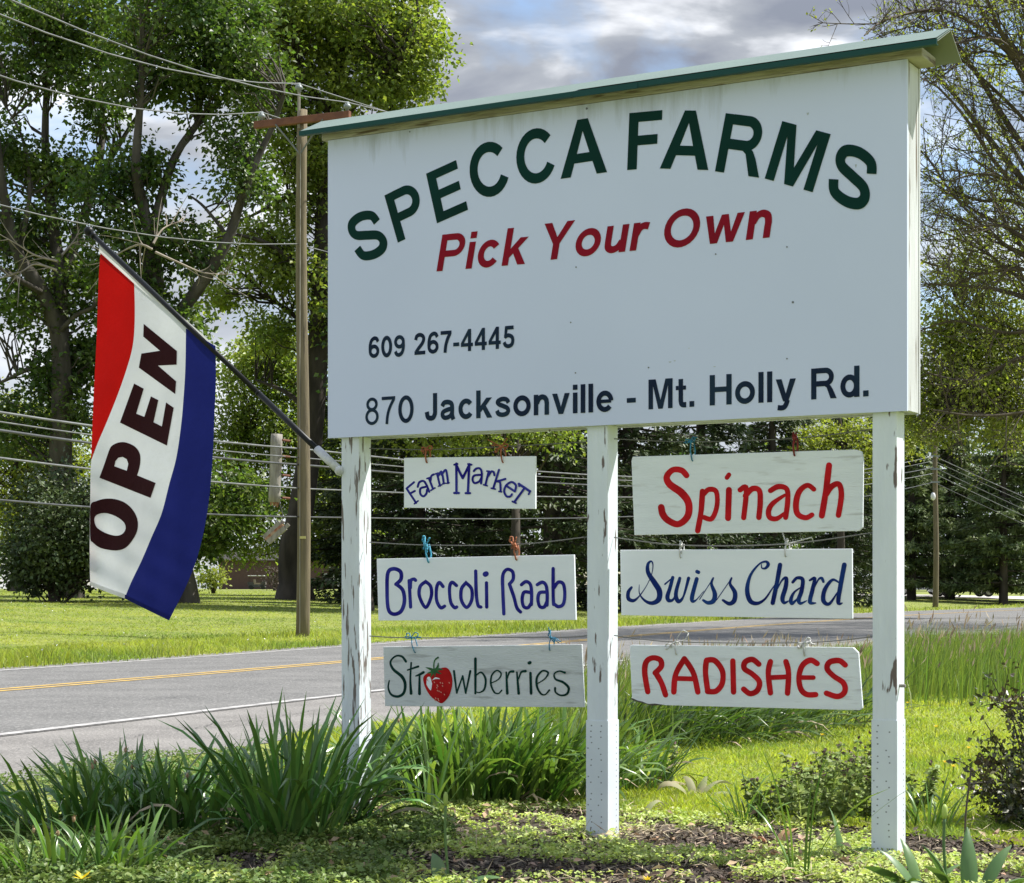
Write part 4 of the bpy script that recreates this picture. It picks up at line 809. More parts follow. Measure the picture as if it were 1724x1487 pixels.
low = [('upper black telephone cable of the low bundle', (700, 713), (742, 757), [(700, 781), (1050, 806), (1350, 797)], 768, (830, 866), 0.019, m_cable),
       ('thin grey cable second in the low bundle', (716, 728), (758, 772), [(700, 797), (1050, 812), (1350, 802)], 776, (838, 874), 0.012, m_cable),
       ('thick dark cable in the middle of the low bundle', (727, 741), (777, 784), [(700, 803), (1050, 822), (1350, 812)], 787, (851, 888), 0.022, m_cabled),
       ('pale lashed cable fourth in the low bundle', (772, 787), (818, 824), [(700, 829), (1050, 838), (1350, 826)], 797, (862, 898), 0.017, m_cable),
       ('lowest twisted cable, passing behind the hanging planks', (845, 853), (868, 872), [(700, 875), (860, 879), (1050, 873), (1350, 846)], 812, (876, 912), 0.017, m_cabled)]
for lab, (a, a2), (c, c2), mid, e_, (f1, f2), r, m_ in low:
    bhd = Vector((0.0, 0.22, 0))
    pp = P1+Vector((0, .2, at(512, c2-2, 37).z)); e2 = at(1572, e_, 96)
    cable(lab, [[lead(on1(0, a), .35)+bhd, on1(0, a)+bhd, on1(150, a2+1)+bhd, on1(365, c-8)+bhd, pp], [pp]+[on2(*q)+bhd for q in mid]+[e2], [e2, on3(1640, e_+(f1-e_)*0.5), on3(1724, f1+6), on3(1790, f2)]], r, m_)
# piece of an old pole left hanging on the cables, and a broken splinter below it
b = MB(); rr = random.Random(3); c0, c1 = at(466, 731, 36.4), at(462, 846, 36.4)
n = 9; pts = [c0.lerp(c1, k/(n-1)) for k in range(n)]; b.tube(pts, [0.115+rr.uniform(-.006, .006) for _ in range(n)], 10)
st_ = thing('pole_stub', 'weathered grey stub of an old pole hanging on the low cables', 'pole stub', c1)
b.build('stub_shaft', m_greywood, st_, True)
b = MB(); 
for k in range(7): a = k*0.9; q = c1+Vector((0.07*math.cos(a), 0.07*math.sin(a), 0.03)); b.tube([q, q+Vector((rr.uniform(-.02, .02), 0, -rr.uniform(.04, .13)))], [0.03, 0.006], 5)
b.build('broken_end', m_redwood, st_)
for py in (741, 768, 800, 838):
    b = MB(); q = at(478, py, 36.3); b.tube([q-Vector((.03, 0, 0)), q+Vector((.1, .1, -.01))], 0.025, 6); b.build('clamp', m_arm, st_)
sp = thing('splintered_block', 'short broken piece of split wood dangling under the grey pole stub', 'wood block', at(463, 896, 36.4))
b = MB(); ax = (at(480, 880, 36.4)-at(448, 908, 36.4)).normalized(); ay = Vector((0, 1, 0)); az = ax.cross(ay); cc_ = at(463, 896, 36.4)
b.box(lambda x, y, z: cc_+ax*(x+0.04*y)+ay*y+az*z, -0.22, 0.20, -0.1, 0.1, -0.11, 0.10); b.box(lambda x, y, z: cc_+ax*x+ay*y+az*z, 0.19, 0.3, -0.08, 0.0, -0.1, -0.03); b.box(lambda x, y, z: cc_+ax*x+ay*y+az*z, 0.19, 0.26, -0.05, 0.08, 0.02, 0.08)
b.build('wood_block', m_greywood, sp); b = MB(); b.box(lambda x, y, z: cc_+ax*x+ay*y+az*z, -0.23, 0.21, -0.105, 0.06, -0.02, 0.03); b.build('torn_core', m_redwood, sp)
b = MB(); b.tube(cat([at(470, 846, 36.4), at(476, 866, 36.4), at(474, 884, 36.4)], 4), 0.008, 4); b.build('hanging_strap', m_cabled, sp)

# ------------------------------------------------------------------ trees
def limbpts(poly, Y, dY=0.0, seed=0, dv=0.0):
    rg = np.random.default_rng(seed); P = cat(poly, 5); n = len(P); out = []
    ph_ = rg.uniform(0, 6)
    for k, p in enumerate(P):
        y = Y+dY*k/max(n-1, 1)+dv*math.sin(ph_+k*0.5)
        v = at(p[0], p[1], y); out.append(np.array(v))
    return np.array(out)
def leafy(name, label, Y, limbs, blobs, leaf, bark, lsize=0.17, per=55, crad=0.55, more=1.0, seed=1, depth=0.9, group=None, twigf=0.7, catg='tree', flat=0.75, basepx=None):
    rg = np.random.default_rng(seed); base = g3(basepx or limbs[0][0][0][0], Y)
    t = thing(name, label, catg, base, group)
    polys = []; samp = []
    for k, (poly, r0, r1, dY) in enumerate(limbs):
        y0 = Y
        if k > 0 and samp:                                   # start at the trunk's own depth there
            q = np.array(at(poly[0][0], poly[0][1], Y)); allp = np.concatenate(samp); y0 = allp[np.argmin(np.abs(allp[:, [0, 2]]-q[[0, 2]]).sum(1)), 1]
        P = limbpts(poly, y0, dY, seed*31+k, 0.12)
        if k == 0: P[0, 2] = base.z-0.3
        r = np.linspace(r0, r1, len(P)); 
        if k == 0: r[0] *= 1.45; r[1] *= 1.2
        polys.append((P, r)); samp.append(P)
        nb = 3 if k else 2
    allP = np.concatenate(samp); npx = Y/F
    V, Fc = fastubes(polys, 8); npmesh('trunk', V, [Fc], bark, t, True)
    Cs = []; tw = []
    for (bx_, by_, rx, ry, n) in blobs:
        n = int(n*more)
        q = unit(rg.normal(size=(n, 3)))*(rg.uniform(0, 1, n)**0.45)[:, None]
        c = np.array(at(bx_, by_, Y)); dr = max(rx, ry)*npx*depth
        Cs.append(c+q*np.array([rx*npx, dr, ry*npx]))
    Cs = np.concatenate(Cs); gz = hgt(Cs[:, 0], Cs[:, 1]); Cs = Cs[Cs[:, 2] > gz+0.5]
    for c in Cs:
        if rg.random() > twigf: continue
        k = np.argmin(((allP-c)**2).sum(1)+ (allP[:, 2]-c[2]+1.0).clip(0)*3); a = allP[k]; dd = np.linalg.norm(c-a)
        if dd > 5.5: continue
        m_ = (a+c)/2+np.array([0, 0, 0.12*dd])+rg.normal(0, 0.08*dd, 3); r = min(0.018+0.011*dd, 0.06)
        tw.append((np.array([a, (a+m_)/2+rg.normal(0, .04*dd, 3), m_, (m_+c)/2+rg.normal(0, .05*dd, 3), c]), np.array([r, r*.85, r*.65, r*.45, .012])))
    if tw: V, Fc = fastubes(tw, 4); npmesh('branch_work', V, [Fc], bark, t, True)
    n = len(Cs)*per; cr = crad*rg.uniform(0.6, 1.35, len(Cs)); ci = np.repeat(np.arange(len(Cs)), per)
    g = rg.normal(size=(n, 3))*cr[ci][:, None]*np.array([0.6, 0.6, 0.6*flat])
    P = Cs[ci]+g; D = unit(g)+rg.normal(0, .6, (n, 3)); D[:, 2] -= 0.35; N = rg.normal(0, .55, (n, 3)); N[:, 2] += 0.8
    s = lsize*rg.uniform(0.65, 1.25, n); leafmesh('crown', P, D, N, s, s*0.72, leaf, t)
    return t
TG = 'tall maples beyond the road'
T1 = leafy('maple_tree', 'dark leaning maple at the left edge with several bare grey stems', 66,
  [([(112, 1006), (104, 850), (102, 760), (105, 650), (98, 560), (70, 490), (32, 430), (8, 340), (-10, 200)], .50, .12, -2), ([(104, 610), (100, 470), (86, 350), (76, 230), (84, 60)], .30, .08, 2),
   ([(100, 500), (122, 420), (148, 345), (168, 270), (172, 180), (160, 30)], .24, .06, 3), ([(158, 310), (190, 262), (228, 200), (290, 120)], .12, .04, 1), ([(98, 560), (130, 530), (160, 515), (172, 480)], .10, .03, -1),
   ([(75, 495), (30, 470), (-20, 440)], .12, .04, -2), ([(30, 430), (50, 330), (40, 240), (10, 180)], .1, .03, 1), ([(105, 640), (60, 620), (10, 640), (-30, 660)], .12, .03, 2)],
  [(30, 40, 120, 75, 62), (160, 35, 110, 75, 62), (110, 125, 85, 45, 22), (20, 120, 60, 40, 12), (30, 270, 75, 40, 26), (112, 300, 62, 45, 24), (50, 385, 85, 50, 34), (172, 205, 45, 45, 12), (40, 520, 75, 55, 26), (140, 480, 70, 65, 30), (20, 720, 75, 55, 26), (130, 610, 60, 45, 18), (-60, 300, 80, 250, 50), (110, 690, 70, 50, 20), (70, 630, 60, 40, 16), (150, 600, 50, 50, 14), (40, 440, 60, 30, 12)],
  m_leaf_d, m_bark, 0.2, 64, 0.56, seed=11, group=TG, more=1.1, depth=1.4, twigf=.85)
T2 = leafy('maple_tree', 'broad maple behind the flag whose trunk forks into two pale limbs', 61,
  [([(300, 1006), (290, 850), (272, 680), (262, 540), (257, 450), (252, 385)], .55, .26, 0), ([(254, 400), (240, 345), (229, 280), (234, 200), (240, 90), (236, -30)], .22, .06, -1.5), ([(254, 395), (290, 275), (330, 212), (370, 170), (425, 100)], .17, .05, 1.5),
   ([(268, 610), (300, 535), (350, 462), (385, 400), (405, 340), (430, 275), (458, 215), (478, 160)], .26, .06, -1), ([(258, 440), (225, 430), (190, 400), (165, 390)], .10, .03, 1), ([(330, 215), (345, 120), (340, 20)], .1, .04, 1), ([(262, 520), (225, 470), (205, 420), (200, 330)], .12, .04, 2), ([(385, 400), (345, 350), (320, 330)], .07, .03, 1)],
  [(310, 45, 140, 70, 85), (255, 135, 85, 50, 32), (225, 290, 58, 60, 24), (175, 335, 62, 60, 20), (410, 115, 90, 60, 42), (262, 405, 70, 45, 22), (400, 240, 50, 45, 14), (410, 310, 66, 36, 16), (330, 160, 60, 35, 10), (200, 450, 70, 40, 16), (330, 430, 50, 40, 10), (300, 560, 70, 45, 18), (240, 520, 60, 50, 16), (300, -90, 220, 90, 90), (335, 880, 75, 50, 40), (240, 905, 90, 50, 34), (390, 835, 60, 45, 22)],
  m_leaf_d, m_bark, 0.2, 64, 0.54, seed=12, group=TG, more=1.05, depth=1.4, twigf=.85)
leafy('maple_tree', 'tallest sunlit maple rising behind the left end of the sign and its pole', 71,
  [([(497, 1003), (493, 930), (508, 850), (528, 700), (540, 500), (546, 350), (560, 200), (580, 60), (585, -60)], .62, .14, 0), ([(546, 345), (520, 332), (487, 330), (440, 355), (414, 368)], .14, .04, -1), ([(540, 480), (490, 440), (450, 410), (400, 395)], .16, .05, -2),
   ([(556, 230), (620, 150), (680, 90)], .16, .04, -2), ([(548, 330), (600, 260), (660, 180)], .14, .04, 2), ([(560, 200), (510, 120), (470, 50)], .14, .04, -1), ([(536, 560), (480, 520), (430, 480)], .14, .04, 2), ([(530, 700), (480, 660), (430, 640)], .14, .04, 1)],
  [(480, 45, 115, 80, 80), (600, 60, 125, 85, 110), (690, 110, 72, 62, 48), (615, 165, 95, 30, 36), (685, 35, 60, 50, 32), (460, 165, 80, 55, 34), (505, 245, 55, 55, 26), (415, 405, 70, 42, 24), (370, 490, 60, 40, 14), (480, 450, 66, 60, 28), (500, 345, 52, 50, 18), (470, 545, 60, 45, 18), (550, 280, 60, 60, 22), (600, -80, 180, 80, 90), (620, 300, 110, 90, 40), (600, 480, 120, 90, 50)],
  m_leaf, m_bark_d, 0.2, 64, 0.56, seed=13, group=TG, more=1.2, depth=1.4, twigf=.85)
leafy('maple_tree', 'low bushy yellow-green tree between the flag and the wooden pole', 82,
  [([(586, 1004), (582, 930), (560, 820), (520, 720), (480, 600)], .38, .1, 0), ([(560, 820), (500, 780), (420, 740)], .16, .05, 0), ([(570, 870), (500, 840), (400, 830)], .14, .05, 0)],
  [(430, 650, 80, 75, 70), (395, 760, 70, 70, 60), (500, 720, 70, 90, 75), (470, 600, 85, 50, 45), (430, 860, 95, 52, 60), (470, 918, 80, 20, 20), (540, 800, 50, 90, 45), (545, 900, 50, 50, 30), (330, 880, 60, 60, 30), (590, 700, 60, 90, 40), (590, 880, 60, 70, 35), (380, 930, 30, 18, 6)],
  m_leaf, m_bark_d, 0.18, 62, 0.7, seed=14, group=TG, more=1.15)
leafy('maple_tree', 'bright backlit tree low at the far left behind the evergreen', 98,
  [([(28, 1004), (30, 900), (25, 780), (20, 700)], .4, .1, 0)],
  [(30, 720, 100, 70, 70), (20, 850, 60, 90, 65), (110, 790, 80, 70, 45), (190, 800, 80, 110, 60), (200, 930, 70, 50, 30), (-60, 800, 70, 130, 50)],
  m_leaf_y, m_bark_d, 0.2, 58, 0.8, seed=15, group=TG)
leafy('evergreen_shrub', 'rounded dark evergreen standing left of the flag on the far lawn', 58,
  [([(92, 1010), (92, 950), (92, 860)], .16, .05, 0), ([(92, 960), (60, 900)], .07, .03, 0), ([(92, 960), (125, 900)], .07, .03, 0)],
  [(90, 890, 70, 110, 110), (60, 950, 45, 50, 40), (130, 940, 45, 60, 45), (175, 900, 50, 110, 50)], m_needle, m_bark_d, 0.15, 70, 0.5, seed=16, catg='shrub')
leafy('flowering_shrub', 'small light green shrub seen under the low tree by the brown house', 88,
  [([(360, 1001), (360, 985)], .05, .03, 0)], [(362, 975, 20, 22, 18), (345, 985, 14, 14, 8)], m_leaf_y, m_bark_d, 0.15, 60, 0.45, seed=17, catg='shrub')
leafy('bare_shrub', 'brownish twiggy shrub beside the golf cart on the far lawn', 120,
  [([(462, 996), (462, 975)], .05, .03, 0)], [(462, 972, 18, 16, 16)], m_twig, m_twig, 0.14, 40, 0.6, seed=18, catg='shrub')

# dead pale branches low in the two crowns
def deadwood(tree, polys, Y, seed):
    rg = np.random.default_rng(seed); tb = []
    for poly in polys:
        P = limbpts(poly, Y, rg.uniform(-1, 1), seed, .1); tb.append((P, np.linspace(.045, .012, len(P))))
        for _ in range(9):
            k = rg.integers(2, len(P)-1); d = unit((unit((P[k]-P[k-1])[None])[0]+rg.normal(0, .7, 3))[None])[0]; ln = rg.uniform(.4, 1.3); u = np.linspace(0, 1, 6)
            q = P[k]+np.outer(u, d*ln)+np.outer(u**2, rg.normal(0, .25, 3)); tb.append((q, np.linspace(.02, .006, 6)))
    V, Fc = fastubes(tb, 5); npmesh('dead_branch', V, [Fc], m_dead, tree, True)
deadwood(T1, [[(98, 440), (60, 430), (30, 412), (-5, 392)], [(96, 455), (60, 445), (35, 458), (-10, 472)], [(104, 430), (125, 405), (135, 385)]], 60, 5)
deadwood(T2, [[(262, 425), (300, 442), (345, 460), (398, 462)], [(256, 420), (235, 412), (205, 424), (190, 436)], [(258, 410), (275, 385), (305, 372)]], 57.5, 6)

def conifer(name, label, base, h, rad, mat, seed, whorl=0.42, spray=0.34, droop=0.25, lowest=0.4, dens=1.0, group=None):
    rg = np.random.default_rng(seed); t = thing(name, label, 'tree', base, group)
    bz = np.array(base); tr = [(np.array([bz+[0, 0, -0.3], bz+[0, 0, h*.5], bz+[0.05, 0, h]]), np.array([h*.02+.06, h*.013+.03, .02]))]
    Ps, Ds, Ss = [], [], []; z = lowest
    while z < h*0.985:
        L_ = rad*(1-z/h)**0.75*rg.uniform(.75, 1.1)+0.12
        nb = int(rg.integers(5, 8)*dens)+1
        for a in rg.uniform(0, 2*math.pi, nb):
            l_ = L_*rg.uniform(.55, 1.12); dr = droop*rg.uniform(.5, 1.5)
            d = np.array([math.cos(a), math.sin(a), 0]); p0 = bz+[0, 0, z+rg.uniform(-.2, .2)]
            ts = np.linspace(0, 1, 5); pts = p0+np.outer(ts, d*l_); pts[:, 2] += l_*(-dr*ts**1.5+dr*.55*ts**3)
            tr.append((pts, np.linspace(.03+.008*l_, .008, 5)))
            m = max(4, int(l_*15*dens)); u = rg.uniform(.12, 1, m)**0.8; q = p0+np.outer(u, d*l_); q[:, 2] += l_*(-dr*u**1.5+dr*.55*u**3)
            sd = np.array([-d[1], d[0], 0]); sg = rg.choice([-1, 1], m); sp = rg.uniform(0, .3, m)*l_*(1.05-u)
            q = q+sd*(sg*sp)[:, None]; q[:, 2] -= sp*0.25+rg.uniform(0, .12, m)
            Ps.append(q); Ds.append(d*0.7+sd*(sg*rg.uniform(.2, 1, m))[:, None]+np.c_[np.zeros((m, 2)), rg.uniform(-.75, .1, m)]); Ss.append(spray*rg.uniform(.6, 1.3, m))
        z += whorl*rg.uniform(.7, 1.3)
    V, Fc = fastubes(tr, 5); npmesh('trunk', V, [Fc], m_bark_d, t, True)
    P, D, s = np.concatenate(Ps), np.concatenate(Ds), np.concatenate(Ss); n = len(P)
    # each spray is two crossed slips of needles
    N = rg.normal(0, .4, (n, 3)); N[:, 2] += 1
    P2_ = np.concatenate([P, P+rg.normal(0, .06, (n, 3)), P+rg.normal(0, .09, (n, 3))]); D2 = np.concatenate([D, D+rg.normal(0, .5, (n, 3)), D+rg.normal(0, .6, (n, 3))]); N2 = np.concatenate([N, rg.normal(size=(n, 3)), N+rg.normal(0, .5, (n, 3))]); s2 = np.concatenate([s, s*.85, s*.8])
    leafmesh('crown', P2_, D2, N2, s2, s2*0.34, mat, t); return t
CG = 'dark spruces behind the hanging planks'
cl_lab = ['spruce seen between the left post and the small plank', 'spruce directly behind the small arched plank', 'spruce behind the gap right of the small plank', 'spruce with a bare lower trunk left of the centre post', 'spruce just right of the centre post behind the wires', 'spruce behind the largest red-lettered plank', 'spruce behind the right end of the largest plank', 'spruce seen close to the left side of the right post']
for k, (px, Y, h, rad, low_) in enumerate([(612, 74, 13, 3.4, .5), (705, 66, 12, 3.2, .6), (815, 72, 16.5, 4.2, .5), (930, 64, 15.5, 4, 1.7), (1060, 70, 16, 4.2, .7), (1180, 78, 14, 3.6, .6), (1300, 84, 13, 3.6, .7), (1415, 92, 12, 3.6, .6)]):
    conifer('spruce_tree', cl_lab[k], g3(px, Y), h, rad, m_needle, 40+k, lowest=low_, group=CG)
leafy('maple_tree', 'fresh yellow-green tree spreading just under the sign board over the small plank', 58,
  [([(865, 1012), (868, 900), (870, 780), (880, 650)], .2, .06, 3), ([(870, 780), (820, 740), (760, 725)], .08, .03, 0), ([(870, 780), (920, 740), (980, 730)], .08, .03, 0)],
  [(780, 735, 90, 26, 22), (700, 745, 50, 22, 9), (930, 735, 70, 25, 14), (870, 690, 130, 40, 30)], m_leaf, m_bark_d, 0.14, 50, 0.5, seed=21)
leafy('maple_tree', 'light green tree showing between the largest plank and the right post', 88,
  [([(1418, 1008), (1416, 900), (1420, 780), (1410, 680)], .22, .06, 0)],
  [(1410, 740, 60, 50, 30), (1350, 730, 60, 35, 18), (1455, 790, 26, 50, 14), (1500, 740, 50, 40, 16)], m_leaf_y, m_bark_d, 0.17, 55, 0.6, seed=22)

leafy('maple_tree', 'big maple added mostly hidden behind the sign, its crown shading the far lawn', 58,  # tree added behind the board so its shadow falls on the far lawn
  [([(602, 1012), (604, 900), (612, 760), (640, 560), (680, 400)], .42, .12, 0), ([(620, 700), (700, 560), (780, 480)], .18, .05, -1), ([(630, 620), (600, 520), (620, 420)], .14, .05, 1)],
  [(700, 350, 110, 70, 75), (640, 480, 60, 110, 60), (760, 480, 120, 110, 110), (680, 600, 100, 70, 70), (800, 620, 100, 60, 60), (620, 650, 40, 60, 22), (880, 420, 80, 90, 60)], m_leaf_d, m_bark_d, 0.19, 58, 0.62, seed=23, depth=1.5)
# white pines at the right, horizontal plumes
PG = 'pines beyond the road at the right'
def pine(label, px, Y, h, rad, seed, low_=1.2): return conifer('pine_tree', label, g3(px, Y), h, rad, m_pine, seed, whorl=0.6, spray=0.42, droop=0.02, lowest=low_, dens=1.5, group=PG)
pine('pine just right of the right post, beside the slim pole', 1535, 112, 12.5, 4.2, 61); pine('shaded pine directly behind the slim distant pole', 1600, 120, 15, 4.6, 62); pine('pale plumed pine at the right edge with horizontal boughs', 1690, 110, 12, 4.8, 63)
pine('outermost pine cut by the right edge of the view', 1770, 118, 15, 5, 64); pine('pine half hidden by the right post', 1478, 118, 12, 4.0, 65)
# bare spring tree on the near right: trunk just out of frame, limbs reaching in
def baretree():
    rg = np.random.default_rng(77); Y = 40; base = g3(1830, Y)
    t = thing('budding_tree', 'sparse spring tree at the right edge with many fine bare branches and buds', 'tree', base)
    trunk = limbpts([(1830, 1075), (1828, 900), (1822, 700), (1815, 500), (1800, 300), (1785, 100), (1770, -100), (1765, -250)], Y, 0, 1, .05); trunk[0, 2] = -.3
    polys = [(trunk, np.linspace(.34, .06, len(trunk)))]
    limbs = [([(1818, 560), (1724, 500), (1640, 482), (1555, 478)], .07), ([(1815, 520), (1735, 455), (1640, 460), (1552, 440)], .055), ([(1812, 480), (1724, 400), (1650, 360), (1560, 300)], .075), ([(1808, 440), (1724, 345), (1640, 335), (1556, 292)], .06),
             ([(1805, 400), (1730, 310), (1660, 225), (1600, 150), (1545, 100), (1480, 60)], .085), ([(1800, 330), (1720, 240), (1650, 130), (1590, 40), (1560, -30)], .085), ([(1795, 250), (1724, 130), (1680, 40), (1640, -60)], .08), ([(1790, 180), (1740, 60), (1700, -60)], .07),
             ([(1815, 620), (1730, 600), (1640, 640), (1560, 628)], .055), ([(1820, 660), (1740, 690), (1650, 700), (1570, 690)], .05), ([(1805, 420), (1724, 430), (1620, 345), (1556, 255)], .055), ([(1800, 350), (1700, 300), (1620, 190), (1562, 130)], .06),
             ([(1790, 200), (1700, 90), (1600, 20), (1500, 30), (1455, 60)], .05), ([(1812, 540), (1700, 560), (1610, 540), (1540, 560)], .045), ([(1800, 300), (1724, 200), (1630, 110), (1545, 40)], .05), ([(1810, 470), (1740, 480), (1650, 420), (1560, 380)], .045), ([(1795, 240), (1724, 100), (1640, 0), (1600, -60)], .05)]
    for k in range(10):
        a = rg.uniform(0, 1); limbs.append(([(1815-30*a, 620-560*a), (1760+rg.uniform(-20, 20), 560-560*a), (1690+rg.uniform(-30, 30), 520-560*a+rg.uniform(-30, 30)), (1600, 500-560*a+rg.uniform(-40, 40))], .04))
    LP_, LD_ = [], []
    def twigs(P, L_, depth):
        n = len(P)
        m = {0: 13, 1: 6, 2: 3}[depth]
        for u in np.sort(rg.uniform(.12 if depth == 0 else .15, 1, m)):
            k = min(int(u*(n-1)), n-2); a = P[k]+(P[k+1]-P[k])*(u*(n-1)-k); T = unit((P[k+1]-P[k])[None])[0]
            d = unit((T*0.75+rg.normal(0, .55, 3)+[0, 0, .12])[None])[0]; l_ = L_*rg.uniform(.5, 1.2)*(1.15-.6*u)
            q = a+np.outer(np.linspace(0, 1, 5), d*l_); q += np.outer(np.linspace(0, 1, 5)**2, rg.normal(0, .18*l_, 3)+[0, 0, .05*l_])
            r = {0: .018, 1: .0095, 2: .006}[depth]; polys.append((q, np.linspace(r, r*.45, 5)))
            if depth < 2: twigs(q, {0: .75, 1: .34}[depth], depth+1)
            if depth >= 1:
                LP_.append(q[rg.integers(2, 5, 4)]+rg.normal(0, .02, (4, 3))); LD_.append(np.tile(d, (4, 1)))
    for k, (poly, r0) in enumerate(limbs):
        dY = rg.uniform(-4, 4); P = limbpts(poly, Y, dY, 90+k, .15); polys.append((P, np.linspace(r0*1.35, .018, len(P)))); twigs(P, 1.9, 0)
    V, Fc = fastubes(polys[:1], 9); npmesh('trunk', V, [Fc], m_bark_d, t, True)
    V, Fc = fastubes(polys[1:], 3); npmesh('branch_work', V, [Fc], m_twig, t, True)
    V0 = []                                              # leaf masses added above and right of the view to shade the road
    for kk in range(760):
        q = unit(rg.normal(size=3)[None])[0]*rg.uniform(.2, 1)**.5; c = np.array([15.0, 44, 16.0] if kk % 2 else [20.6, 52, 16.0])+q*np.array([3.3, 7.5, 4.0]); V0.append(c+rg.normal(0, .35, (42, 3)))
    V0 = np.concatenate(V0); s = rg.uniform(.09, .16, len(V0)); leafmesh('shade_crown', V0, rg.normal(size=V0.shape), rg.normal(0, .6, V0.shape)+[0, 0, .7], s, s*.7, m_leaf_y, t)
    P, D = np.concatenate(LP_), np.concatenate(LD_); n = len(P); D = D+rg.normal(0, .5, (n, 3)); keep = rg.random(n) < 0.42; P, D = P[keep], D[keep]; n = len(P)
    s = rg.uniform(.035, .085, n); leafmesh('bud_leaves', P, D, rg.normal(0, .5, (n, 3))+[0, 0, .8], s, s*.6, m_leaf_y, t)
baretree()
leafy('maple_tree', 'fresh leafed tree behind the bare branches at the right edge', 62,
  [([(1765, 1030), (1762, 850), (1755, 650), (1740, 450), (1735, 250), (1730, 80)], .32, .06, 0), ([(1755, 650), (1690, 560), (1620, 520)], .12, .03, 0), ([(1752, 620), (1680, 640), (1600, 610)], .10, .03, 1), ([(1738, 440), (1690, 370), (1660, 300)], .09, .03, 0), ([(1735, 300), (1690, 220), (1660, 140)], .08, .03, 0), ([(1757, 700), (1690, 700), (1610, 690)], .1, .03, -1)],
  [(1700, 130, 42, 60, 5), (1705, 350, 40, 70, 7), (1660, 230, 40, 60, 3), (1690, 560, 75, 60, 40), (1610, 560, 60, 55, 24), (1640, 660, 85, 45, 42), (1570, 650, 45, 50, 18), (1560, 720, 45, 30, 12), (1680, 470, 60, 45, 16), (1770, 520, 45, 180, 26), (1700, 720, 60, 35, 16), (1600, 480, 50, 40, 9), (1580, 590, 50, 50, 20), (1660, 600, 70, 60, 34), (1600, 690, 60, 40, 24), (1700, 660, 60, 50, 26), (1640, 420, 60, 50, 10)],
  m_leaf_y, m_bark_d, 0.14, 52, 0.55, seed=31, more=1.45)

BG = 'distant trees closing the view behind'
for k, (px, Y, lab, bl) in enumerate([
    (640, 130, 'distant tree behind the spruces, seen beside the left post', [(640, 900, 90, 80, 60), (620, 780, 70, 60, 36)]), (800, 135, 'distant tree behind the grey plank and small plank', [(800, 890, 110, 90, 80), (800, 780, 90, 50, 40)]),
    (960, 130, 'distant tree low behind the centre post', [(960, 890, 100, 90, 80), (960, 780, 80, 50, 40)]), (1130, 135, 'distant tree low behind the largest plank', [(1130, 900, 110, 80, 80), (1130, 800, 90, 50, 40)]),
    (1300, 140, 'distant tree low behind the script-lettered plank', [(1310, 900, 110, 80, 80), (1320, 800, 90, 60, 46)]), (1520, 165, 'distant tree in the gaps of the pines by the right post', [(1510, 880, 90, 90, 80), (1500, 780, 70, 60, 40)]),
    (1640, 170, 'distant tree in the gaps of the pines at the right edge', [(1640, 880, 90, 90, 80), (1660, 790, 90, 60, 50)]), (1760, 165, 'distant tree at the far right edge behind the pines', [(1750, 880, 80, 90, 70), (1740, 790, 60, 60, 34)]),
    (270, 150, 'distant tree low behind the flag', [(270, 900, 90, 70, 60), (270, 800, 80, 50, 30)]), (60, 160, 'distant tree at the far left horizon', [(40, 920, 120, 60, 70)])]):
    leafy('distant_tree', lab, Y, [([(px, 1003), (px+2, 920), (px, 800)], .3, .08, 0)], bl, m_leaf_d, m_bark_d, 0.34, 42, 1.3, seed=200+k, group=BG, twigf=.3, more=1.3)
# ------------------------------------------------------------------ far house, golf cart, parked cars
hb = g3(478, 262); hx, hy, hz = hb
ho = thing('brown_house', 'low brown house glimpsed far off under the trees left of the wooden pole', 'house', hb)
def hbx(x, y, z): return Vector((hx+x, hy+y, hz+z))
b = MB(); b.box(hbx, -9, 9, 0, 9, -.3, 4.0); b.build('wall', m_house, ho)
b = MB(); b.add([hbx(-9.6, -.6, 4.0), hbx(9.6, -.6, 4.0), hbx(9.6, 4.5, 5.6), hbx(-9.6, 4.5, 5.6), hbx(-9.6, 9.6, 4.0), hbx(9.6, 9.6, 4.0)], [(0, 1, 2, 3), (3, 2, 5, 4), (0, 3, 4), (1, 5, 2), (0, 4, 5, 1)]); b.build('roof', m_shingle, ho)
for x in (6.2,):
    b = MB(); b.box(hbx, x-.7, x+.7, -.04, .03, .9, 2.2); w_ = b.build('window', m_white, ho); b = MB(); b.box(hbx, x-.6, x+.6, -.06, -.042, 1.0, 2.1); b.build('pane', m_glass, w_)
b = MB(); b.box(hbx, 7.4, 8.3, -.05, .03, .0, 2.1); b.build('door', m_white, ho)
gb = g3(433, 205); gx, gy, gz = gb
gc = thing('golf_cart', 'small dark golf cart with a pale canopy parked far off on the grass', 'golf cart', gb)
def gbx(x, y, z): return Vector((gx+x, gy+y, gz+z))
b = MB(); b.box(gbx, -.9, .9, -.45, .45, .25, .55); b.box(gbx, -1.0, -.35, -.43, .43, .551, .8); b.box(gbx, .45, .95, -.44, .44, .551, .85); b.build('cart_body', M('cart_dark', (.05, .05, .055), .4), gc)
b = MB(); b.box(gbx, -.3, .42, -.42, .42, .56, .72); b.box(gbx, -.34, -.2, -.42, .42, .73, 1.1); b.build('seat', M('cart_seat', (.25, .2, .15), .7), gc)
b = MB(); b.box(gbx, -.95, .8, -.5, .5, 1.45, 1.52); o = b.build('canopy', m_white, gc); bevel(o, .02)
for x in (-.85, .7):
    for y in (-.42, .42): b = MB(); b.tube([gbx(x, y, .5), gbx(x*.95, y, 1.46)], .02, 6); b.build('roof_post', m_tyre, gc)
for x in (-.62, .62):
    for y in (-.44, .44): b = MB(); b.tube([gbx(x, y-.08, .24), gbx(x, y+.08, .24)], .24, 14); b.build('wheel', m_tyre, gc)
